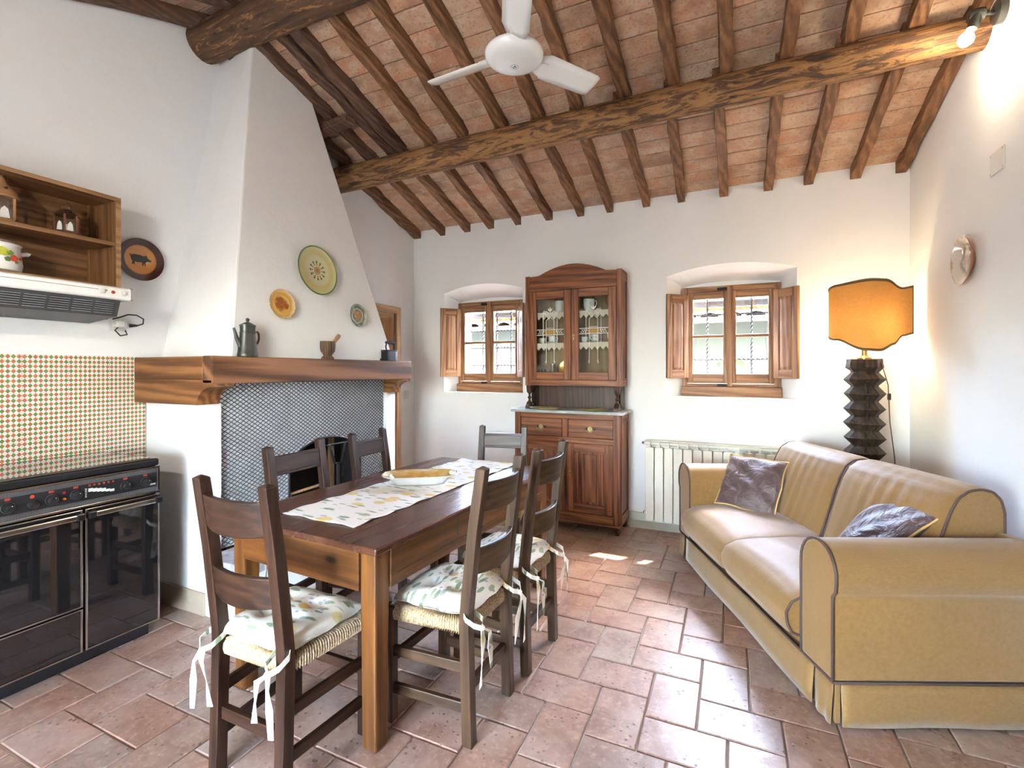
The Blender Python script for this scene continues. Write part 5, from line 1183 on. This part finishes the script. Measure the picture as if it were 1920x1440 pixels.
# pleated skirt
def skirt(p0, p1, out):
    p0, p1, out = Vector(p0), Vector(p1), Vector(out)
    def fn(u, v):
        z = .175*(1-v)+.012*v; f_ = .012*v+.004*math.sin(u*11)*v; p = p0+(p1-p0)*u+out*f_
        return (p.x, p.y, z)
    o = MB().grid(fn, 24, 5).build('skirt', LINEN, sf, smooth=True); s_ = o.modifiers.new('th', 'SOLIDIFY'); s_.thickness = .005; s_.offset = 0
skirt((.004,.13,0),(.004,SL-.13,0),(-1,0,0)); skirt((.004,.006,0),(.004,.105,0),(-1,0,0)); skirt((.004,SL-.105,0),(.004,SL-.006,0),(-1,0,0))
skirt((.03,.002,0),(SD,.002,0),(0,-1,0)); skirt((.03,SL-.002,0),(SD,SL-.002,0),(0,1,0))
for y in (.1175, SL-.1175): MB().box(.012,.018,y-.022,y+.022,.014,.17).build('pleat', LINEN, sf)
MB().box(.012,.03,.006,.03,.014,.17).build('pleat', LINEN, sf)
def pipe(pts, closed=False, par=sf, m=PIPING, r=.0058): return MB().tube(pts, r, 8, closed).build('piping', m, par, smooth=True)
pipe([(.0,SL,.178),(.0,0.002,.178),(.004,-.002,.178),(SD,-.002,.178)])
# arms with rolled top
def arm_profile(flip):
    p = [(AW,.178),(AW,.56)]
    cx, rx, cz, rz_ = .098, .117, .590, .118
    for i in range(13): a = R(-5+i*190/12); p.append((cx+rx*math.cos(a), cz+rz_*math.sin(a)))
    p += [(-.014,.535),(.004,.512),(.004,.178)]
    return [((SL-y) if flip else y, z) for y, z in p]
for fl in (False, True):
    pr = arm_profile(fl); a_ = MB().prism(pr, 'x', 0.0, SD-.06).build('arm', LINEN, sf, bevel=.012, smooth=50, seg=3)
    pipe([(-.001,y,z) for y, z in pr], False, a_)
# seat cushions
def seat(y0, y1, side):
    yc, hw = (y0+y1)/2, (y1-y0)/2
    def prof(v):                                   # cross-section in (x,z), clockwise from the back top
        pts = [(.66,.435),(.50,.446),(.30,.452),(.12,.446),(.02,.430),(-.045,.395),(-.070,.345),(-.066,.29),(-.045,.245),(-.01,.232),(.2,.235),(.66,.235)]
        f_ = v*(len(pts)-1); i = min(int(f_), len(pts)-2); t = f_-i
        return pts[i][0]*(1-t)+pts[i+1][0]*t, pts[i][1]*(1-t)+pts[i+1][1]*t
    def fn(u, v):
        s_ = 2*u-1; x, z = prof(v); e = 1-abs(s_)**10; cx, cz = .3, .34
        puff = .010*(1-s_*s_)
        k = .90+.10*e**.6
        zz = cz+(z-cz)*k+(puff if z > .40 else 0)+.0035*math.sin(34*x+2*s_)*(1-s_*s_)*(z > .42)
        return (cx+(x-cx)*(.985+.015*e), yc+hw*s_, zz)
    m = MB().grid(fn, 27, 45); n = 45
    m.f += [tuple(range(n)), tuple(26*n+k for k in range(n))]
    o = m.build('seat_cushion', LINEN, sf, smooth=55)
    if side:
        pipe([tuple(Vector(fn(0.0, i/40))+Vector((0,-.001,0))) for i in range(8,34)], False, o)
    return o
seat(AW+.004, SL/2-.002, True); seat(SL/2+.002, SL-AW-.004, False)
# back cushions
def backc(y0, y1, near):
    yc, hw = (y0+y1)/2, (y1-y0)/2
    P = [(.50,.42),(.535,.52),(.565,.62),(.595,.72),(.625,.80),(.660,.862),(.710,.895),(.765,.902),(.815,.890),(.850,.855),(.866,.80),(.866,.70),(.860,.60),(.86,.42)]
    def pt(v):
        f_ = v*(len(P)-1); i = min(int(f_), len(P)-2); t = f_-i; return P[i][0]*(1-t)+P[i+1][0]*t, P[i][1]*(1-t)+P[i+1][1]*t
    def fn(u, v):
        s_ = 2*u-1; x, z = pt(v); e = 1-abs(s_)**8; cx, cz = .70, .60
        k = .955+.045*e**.7
        wr = .004*math.sin(26*s_+9*z)*(v < .55)*(1-abs(s_))
        return (cx+(x-cx)*k-(.012*(1-s_*s_) if v < .4 else 0)+wr, yc+hw*s_, cz+(z-cz)*k)
    m = MB().grid(fn, 31, 53); n = 53; m.f += [tuple(range(n)), tuple(30*n+k for k in range(n))]
    o = m.build('back_cushion', LINEN, sf, smooth=55)
    for u in (0.0, 1.0): pipe([fn(u, i/40) for i in range(41)], False, o)
    return o
backc(.20, SL/2-.012, True); backc(SL/2+.012, SL-.20, False)
MB().box(SD-.06, SD, .02, SL-.02, .10, .70).build('back_frame', LINEN, sf, bevel=.015, seg=3)
SM = Matrix.Translation((.366, 2.232, 0)) @ Matrix.Rotation(SA, 4, 'Z')
def pillow(label, pos, rot, seed, a=.205, b=.205, h_=.075):
    t = thing('throw_pillow', label, 'pillow', group='satin throw pillows'); t.matrix_world = SM @ Matrix.Translation(pos) @ rot
    rd = random.Random(seed); ph = [rd.uniform(0,6) for _ in range(6)]
    def edge(x, y):
        pin = 1-.10*(1-abs(abs(x)-abs(y)))*max(abs(x),abs(y))**5*(1-min(abs(x),abs(y))**2); return x*a*pin, y*b*pin
    def surf(sg):
        def fn(u, v):
            x, y = 2*u-1, 2*v-1; k = max(0,(1-x*x)*(1-y*y))**.5; ex, ey = edge(x, y)
            z = sg*h_*k*(1+.10*math.sin(6*x+ph[0]+3*y)*math.sin(5*y+ph[1]))+.014*math.sin(2.6*x+ph[2])*math.sin(2.2*y+ph[3])
            return (ex, ey, z+.010*sg*k*math.sin(11*(x*.6+y)+ph[4])*.5)
        return fn
    m = MB(); m.grid(surf(1), 30, 30); m.grid(surf(-1), 30, 30); o = m.build('pad', SATIN, t, smooth=True)
    w_ = o.modifiers.new('weld', 'WELD'); w_.merge_threshold = .0008
    f_ = surf(1); N_ = 24; per = [f_(i/N_,0) for i in range(N_)]+[f_(1,i/N_) for i in range(N_)]+[f_(1-i/N_,1) for i in range(N_)]+[f_(0,1-i/N_) for i in range(N_)]
    MB().tube(per, .0055, 8, True).build('piping', OCHRE, t, smooth=True)
    return t
def axes(e1, e2):
    e1 = Vector(e1).normalized(); n_ = e1.cross(Vector(e2)).normalized(); e2 = n_.cross(e1)
    return Matrix((e1, e2, n_)).transposed().to_4x4()
pillow('brown satin pillow leaning against the sofa back at the radiator end', (.385, 1.475, .615), axes((.66,-.75,-.03), (.42,.40,.80)), 3, .20, .20, .055)
pillow('brown satin pillow slumped in the sofa corner behind the large rolled arm', (.525, .455, .632), axes((.70,-.22,.67), (.25,.96,.05)), 9, .20, .185, .06)

# ------------------------------------------------------------------ floor lamp: old wooden press screw with a shield shade
fl = thing('floor_lamp', 'floor lamp made from a black wooden press screw with a curved orange shade', 'lamp', (.862, 4.13, 0))
n = 8; prof = [(.09,0),(.09,.03)]; z = .05
while z < 1.36:
    prof += [(.082,z),(.124,z+.048),(.082,z+.096)]; z += .1035
prof += [(.085,z),(.112,z+.03),(.108,z+.055),(.106,z+.085)]
vs = []; rdl = random.Random(6)
for k, (r_, zz) in enumerate(prof):
    for i in range(n):
        a = 2*math.pi*(i+.5)/n+.15; q = r_*(1+rdl.uniform(-.025,.025)); vs.append((q*math.cos(a), q*math.sin(a), zz+rdl.uniform(-.004,.004)))
m = MB(); m.add(vs, [(i*n+k,i*n+(k+1)%n,(i+1)*n+(k+1)%n,(i+1)*n+k) for i in range(len(prof)-1) for k in range(n)]+[tuple(range(n-1,-1,-1)), tuple((len(prof)-1)*n+k for k in range(n))])
m.build('screw_column', W_LAMP, fl, bevel=.003); ZT_ = prof[-1][1]
for a0, z0, z1 in ((-2.2,.35,.62),(-1.75,.80,1.02),(-1.6,1.06,1.32)):
    MB().tube([(.106*math.cos(a0), .106*math.sin(a0), z0), (.107*math.cos(a0+.06), .107*math.sin(a0+.06), (z0+z1)/2), (.106*math.cos(a0-.03), .106*math.sin(a0-.03), z1)], .006, 6).build('crack', SOOT_SHADE, fl)
MB().lathe([(.045,ZT_),(.045,ZT_+.01),(.03,ZT_+.018),(.018,ZT_+.03),(.018,ZT_+.09)], 18).build('lamp_holder', BRASS, fl, smooth=40)
MB().lathe([(.012,ZT_+.09),(.025,ZT_+.13),(.030,ZT_+.155),(.02,ZT_+.18),(.001,ZT_+.186)], 16, c=(.0,.02,0)).build('bulb', BULB, fl, smooth=True)
FLB = light('floor_lamp_light', 'POINT', (0, .02, ZT_+.25), 2.8, (1, .74, .42), shadow_soft_size=.04); FLB.parent = fl
# shield: S-curve in plan (camera side faces -y), facing turned toward the room
def sh_plan(u):                                     # u 0..1 from wrapped left edge to flared right edge
    pts = [(-.165,.08),(-.222,.02),(-.226,-.06),(-.18,-.13),(-.09,-.17),(.0,-.168),(.085,-.14),(.15,-.112),(.205,-.102),(.25,-.115)]
    f_ = u*(len(pts)-1); i = min(int(f_), len(pts)-2); t = f_-i; t2 = t*t; t3 = t2*t
    g = lambda k: pts[max(0, min(len(pts)-1, k))]
    return tuple(.5*((2*g(i)[d])+(-g(i-1)[d]+g(i+1)[d])*t+(2*g(i-1)[d]-5*g(i)[d]+4*g(i+1)[d]-g(i+2)[d])*t2+(-g(i-1)[d]+3*g(i)[d]-3*g(i+1)[d]+g(i+2)[d])*t3) for d in (0, 1))
def curve(stops, u):
    for (a, za), (b, zb) in zip(stops, stops[1:]):
        if u <= b: t = (u-a)/(b-a); t = t*t*(3-2*t); return za+(zb-za)*t
    return stops[-1][1]
TOPC = [(0,.395),(.25,.425),(.5,.450),(.62,.448),(.85,.395),(1,.405)]; BOTC = [(0,.075),(.25,.035),(.45,-.04),(.56,-.045),(.72,.0),(.86,.060),(1,.075)]
zo = 1.575; sr = R(18)
def shp(u, v):
    x, y = sh_plan(u); c, s_ = math.cos(sr), math.sin(sr); z0, z1 = curve(BOTC, u), curve(TOPC, u)
    return (x*c-y*s_-.005, x*s_+y*c, zo+z0+(z1-z0)*v)
shd = MB().grid(shp, 60, 10).build('lamp_shade', SHADE, fl, smooth=True)
for v0, v1 in ((0,.035),(.96,1)):
    o = MB().grid(lambda u, v: shp(u, v0+(v1-v0)*v), 60, 2).build('shade_trim', SHADETRIM, fl, smooth=True); q = o.modifiers.new('th', 'SOLIDIFY'); q.thickness = .006; q.offset = 0
for u0, u1 in ((0,.02),(.982,1)):
    o = MB().grid(lambda u, v: shp(u0+(u1-u0)*u, v), 3, 10).build('shade_trim', SHADETRIM, fl, smooth=True); q = o.modifiers.new('th', 'SOLIDIFY'); q.thickness = .006; q.offset = 0
MB().tube([(0,0,ZT_+.08),(0,-.05,ZT_+.10),tuple(Vector(shp(.55,.12))+Vector((0,.006,0)))], .004, 6).build('shade_arm', BRASS, fl)
c_ = fl; MB().tube([(.085,-.05,ZT_-.02),(.118,-.075,1.30),(.125,-.085,1.05),(.155,-.07,.8),(.175,-.05,.4),(.18,-.02,.01)], .0035, 6).build('cord', plain('brown_cord', (.11,.045,.035), .6), fl, smooth=True)
MB().box(.112,.13,-.097,-.075,1.20,1.245).build('cord_switch', CORD, fl, bevel=.004)

# ------------------------------------------------------------------ ceiling fan
fh = Vector((-.945, 2.10, 2.905))
fan = thing('ceiling_fan', 'white three blade ceiling fan hanging from the ridge beam', 'fan', tuple(fh))
MB().lathe([(.001,-.028),(.06,-.0275),(.105,-.023),(.126,-.016),(.138,.0),(.142,.012),(.136,.022),(.118,.035),(.08,.045),(.05,.06),(.045,.10),(.02,.11)], 56).build('motor_housing', FANWHITE, fan, smooth=50)
MB().lathe([(.013,.10),(.013,.62)], 14).build('down_rod', FANWHITE, fan); MB().lathe([(.02,.50),(.06,.56),(.065,.62)], 24).build('canopy', FANWHITE, fan, smooth=50)
to_cam = math.atan2(-fh.y, -fh.x)
for k in range(3):
    a = to_cam+R(2)+k*2*math.pi/3; ca, sa_ = math.cos(a), math.sin(a); pit = R(-22); bl = MB()
    rs = [(.135,.045),(.17,.058),(.185,.066),(.48,.062),(.50,.055)]
    vs = []
    for r_, hw in rs:
        for w_ in (-1, -.5, 0, .5, 1):
            t_ = w_*hw; zz = t_*math.sin(pit)-.006*(1-w_*w_)+.012; rr2 = r_-(.018*(w_*.5+.5) if r_ > .45 else 0); tt = t_*math.cos(pit)
            vs.append((ca*rr2-sa_*tt, sa_*rr2+ca*tt, zz))
    bl.add(vs, [(i*5+j,i*5+j+1,(i+1)*5+j+1,(i+1)*5+j) for i in range(len(rs)-1) for j in range(4)])
    o = bl.build('blade', FANWHITE, fan, smooth=True); q = o.modifiers.new('th', 'SOLIDIFY'); q.thickness = .005; q.offset = 0
    MB().bar((ca*.09,sa_*.09,.014),(ca*.19,sa_*.19,.016), .05, .010).build('blade_arm', FANWHITE, fan, bevel=.003)
# small round maker's emblem under the hub, towards the far wall
PR = plain('emblem_grey', (.10,.10,.11), .5); ec = (.034*math.cos(to_cam+math.pi), .034*math.sin(to_cam+math.pi)); e_ = .020
em = MB(); em.lathe([(e_-.0012,-.0285),(e_,-.0285),(e_,-.0270),(e_-.0012,-.0270)], 28, c=(*ec,0), cap=False)
cc, ss = math.cos(to_cam+math.pi/2), math.sin(to_cam+math.pi/2)
def eq(x, y): return (ec[0]+x*cc+y*(-ss), ec[1]+x*ss+y*cc)
em.prism([eq(-.008,.002), eq(-.002,.012), eq(.001,.004)], 'z', -.0286, -.0270); em.prism([eq(.002,.010), eq(.004,.0105), eq(.012,.001), eq(.009,.0005)], 'z', -.0286, -.0270)
em.prism([eq(-.014,-.002), eq(-.008,.003), eq(-.007,.002), eq(-.013,-.003)], 'z', -.0286, -.0270); em.prism([eq(-.004,-.004), eq(.006,.000), eq(.008,-.004), eq(.003,-.012)], 'z', -.0286, -.0270)
em.build('emblem', PR, fan)

# ------------------------------------------------------------------ wall spotlight, plate and cover on the right wall
sp_ = thing('wall_spotlight', 'metal wall spotlight with a lit round bulb beside the log purlin', 'lamp', (XR, 3.085, 3.135))
MB().lathe([(.055,0),(.055,-.03),(.045,-.036),(.001,-.037)], 28, axis='x').build('wall_cup', PEWTER, sp_, smooth=40)
MB().tube([(-.036,0,0),(-.085,-.005,.004)], .010, 10).build('arm', PEWTER, sp_)
MB().lathe([(.028,-.03),(.03,.0),(.028,.03)], 18, c=(-.105,-.008,.004), axis='x').build('swivel', PEWTER, sp_, smooth=40)
MB().tube([(-.105,-.010,.01),(-.118,-.018,-.045),(-.128,-.022,-.07)], [.026,.024,.022], 16).build('socket', PEWTER, sp_, smooth=40)
c = Vector((-.152,-.034,-.118)); MB().lathe([(.001,-.034),(.020,-.028),(.031,-.010),(.032,.004),(.024,.022),(.016,.035),(.015,.05)], 20).xf(Matrix.Translation(c) @ Matrix.Rotation(R(22), 4, 'Y') @ Matrix.Rotation(R(-14), 4, 'X')).build('bulb', BULB, sp_, smooth=True)
SPL = light('spotlight_light', 'POINT', (-.165,-.04,-.165), 2.4, (1, .83, .62), shadow_soft_size=.03); SPL.parent = sp_
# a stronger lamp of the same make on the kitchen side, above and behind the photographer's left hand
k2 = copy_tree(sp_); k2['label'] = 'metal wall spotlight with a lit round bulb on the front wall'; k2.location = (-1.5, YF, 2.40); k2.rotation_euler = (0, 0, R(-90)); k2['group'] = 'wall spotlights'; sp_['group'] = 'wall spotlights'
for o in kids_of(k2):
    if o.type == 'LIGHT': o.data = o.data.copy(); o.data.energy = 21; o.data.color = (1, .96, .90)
rp = thing('ceramic_plate', 'terracotta and cream painted plate hung on the right wall', 'plate', (XR-.030, 3.43, 2.005)); rp.rotation_euler = Matrix((Vector((0,-1,0)), Vector((0,0,1)), Vector((-1,0,0)))).transposed().to_euler()
TERRA = plain('terracotta_raw', (.44,.20,.12), .8); CRM = radial('plate_cream_painted', [(0,(.30,.10,.07)),(.3,(.50,.42,.34)),(.5,(.22,.22,.17)),(.62,(.55,.48,.40)),(.9,(.60,.54,.46)),(1,(.42,.24,.16))], .1, .13, .5)
MB().lathe([(.055,-.028),(.06,-.022),(.10,-.004),(.130,.012),(.132,.016)], 44, cap=False).build('terracotta_back', TERRA, rp, smooth=40)
MB().lathe([(.001,-.012),(.075,-.012),(.085,-.004),(.105,.008),(.131,.017)], 44, cap=False).build('painted_face', CRM, rp, smooth=40)
MB().tube([(0,.13,.01),(0,.142,-.005),(0,.136,-.027)], .0015, 6).build('hanger_hook', CHROME, rp)
cv = thing('blank_cover_plate', 'white blank cover plate high on the right wall', 'cover plate', (XR-.0005, 3.14, 2.43)); MB().box(-.006, 0, -.07, .07, -.055, .055).build('cover', PLASTICW, cv, bevel=.002)
for y in (-.06,.06):
    for z in (-.045,.045): MB().lathe([(.004,0),(.004,-.001)], 10, c=(-.006,y,z), axis='x').build('screw', CHROME, cv)
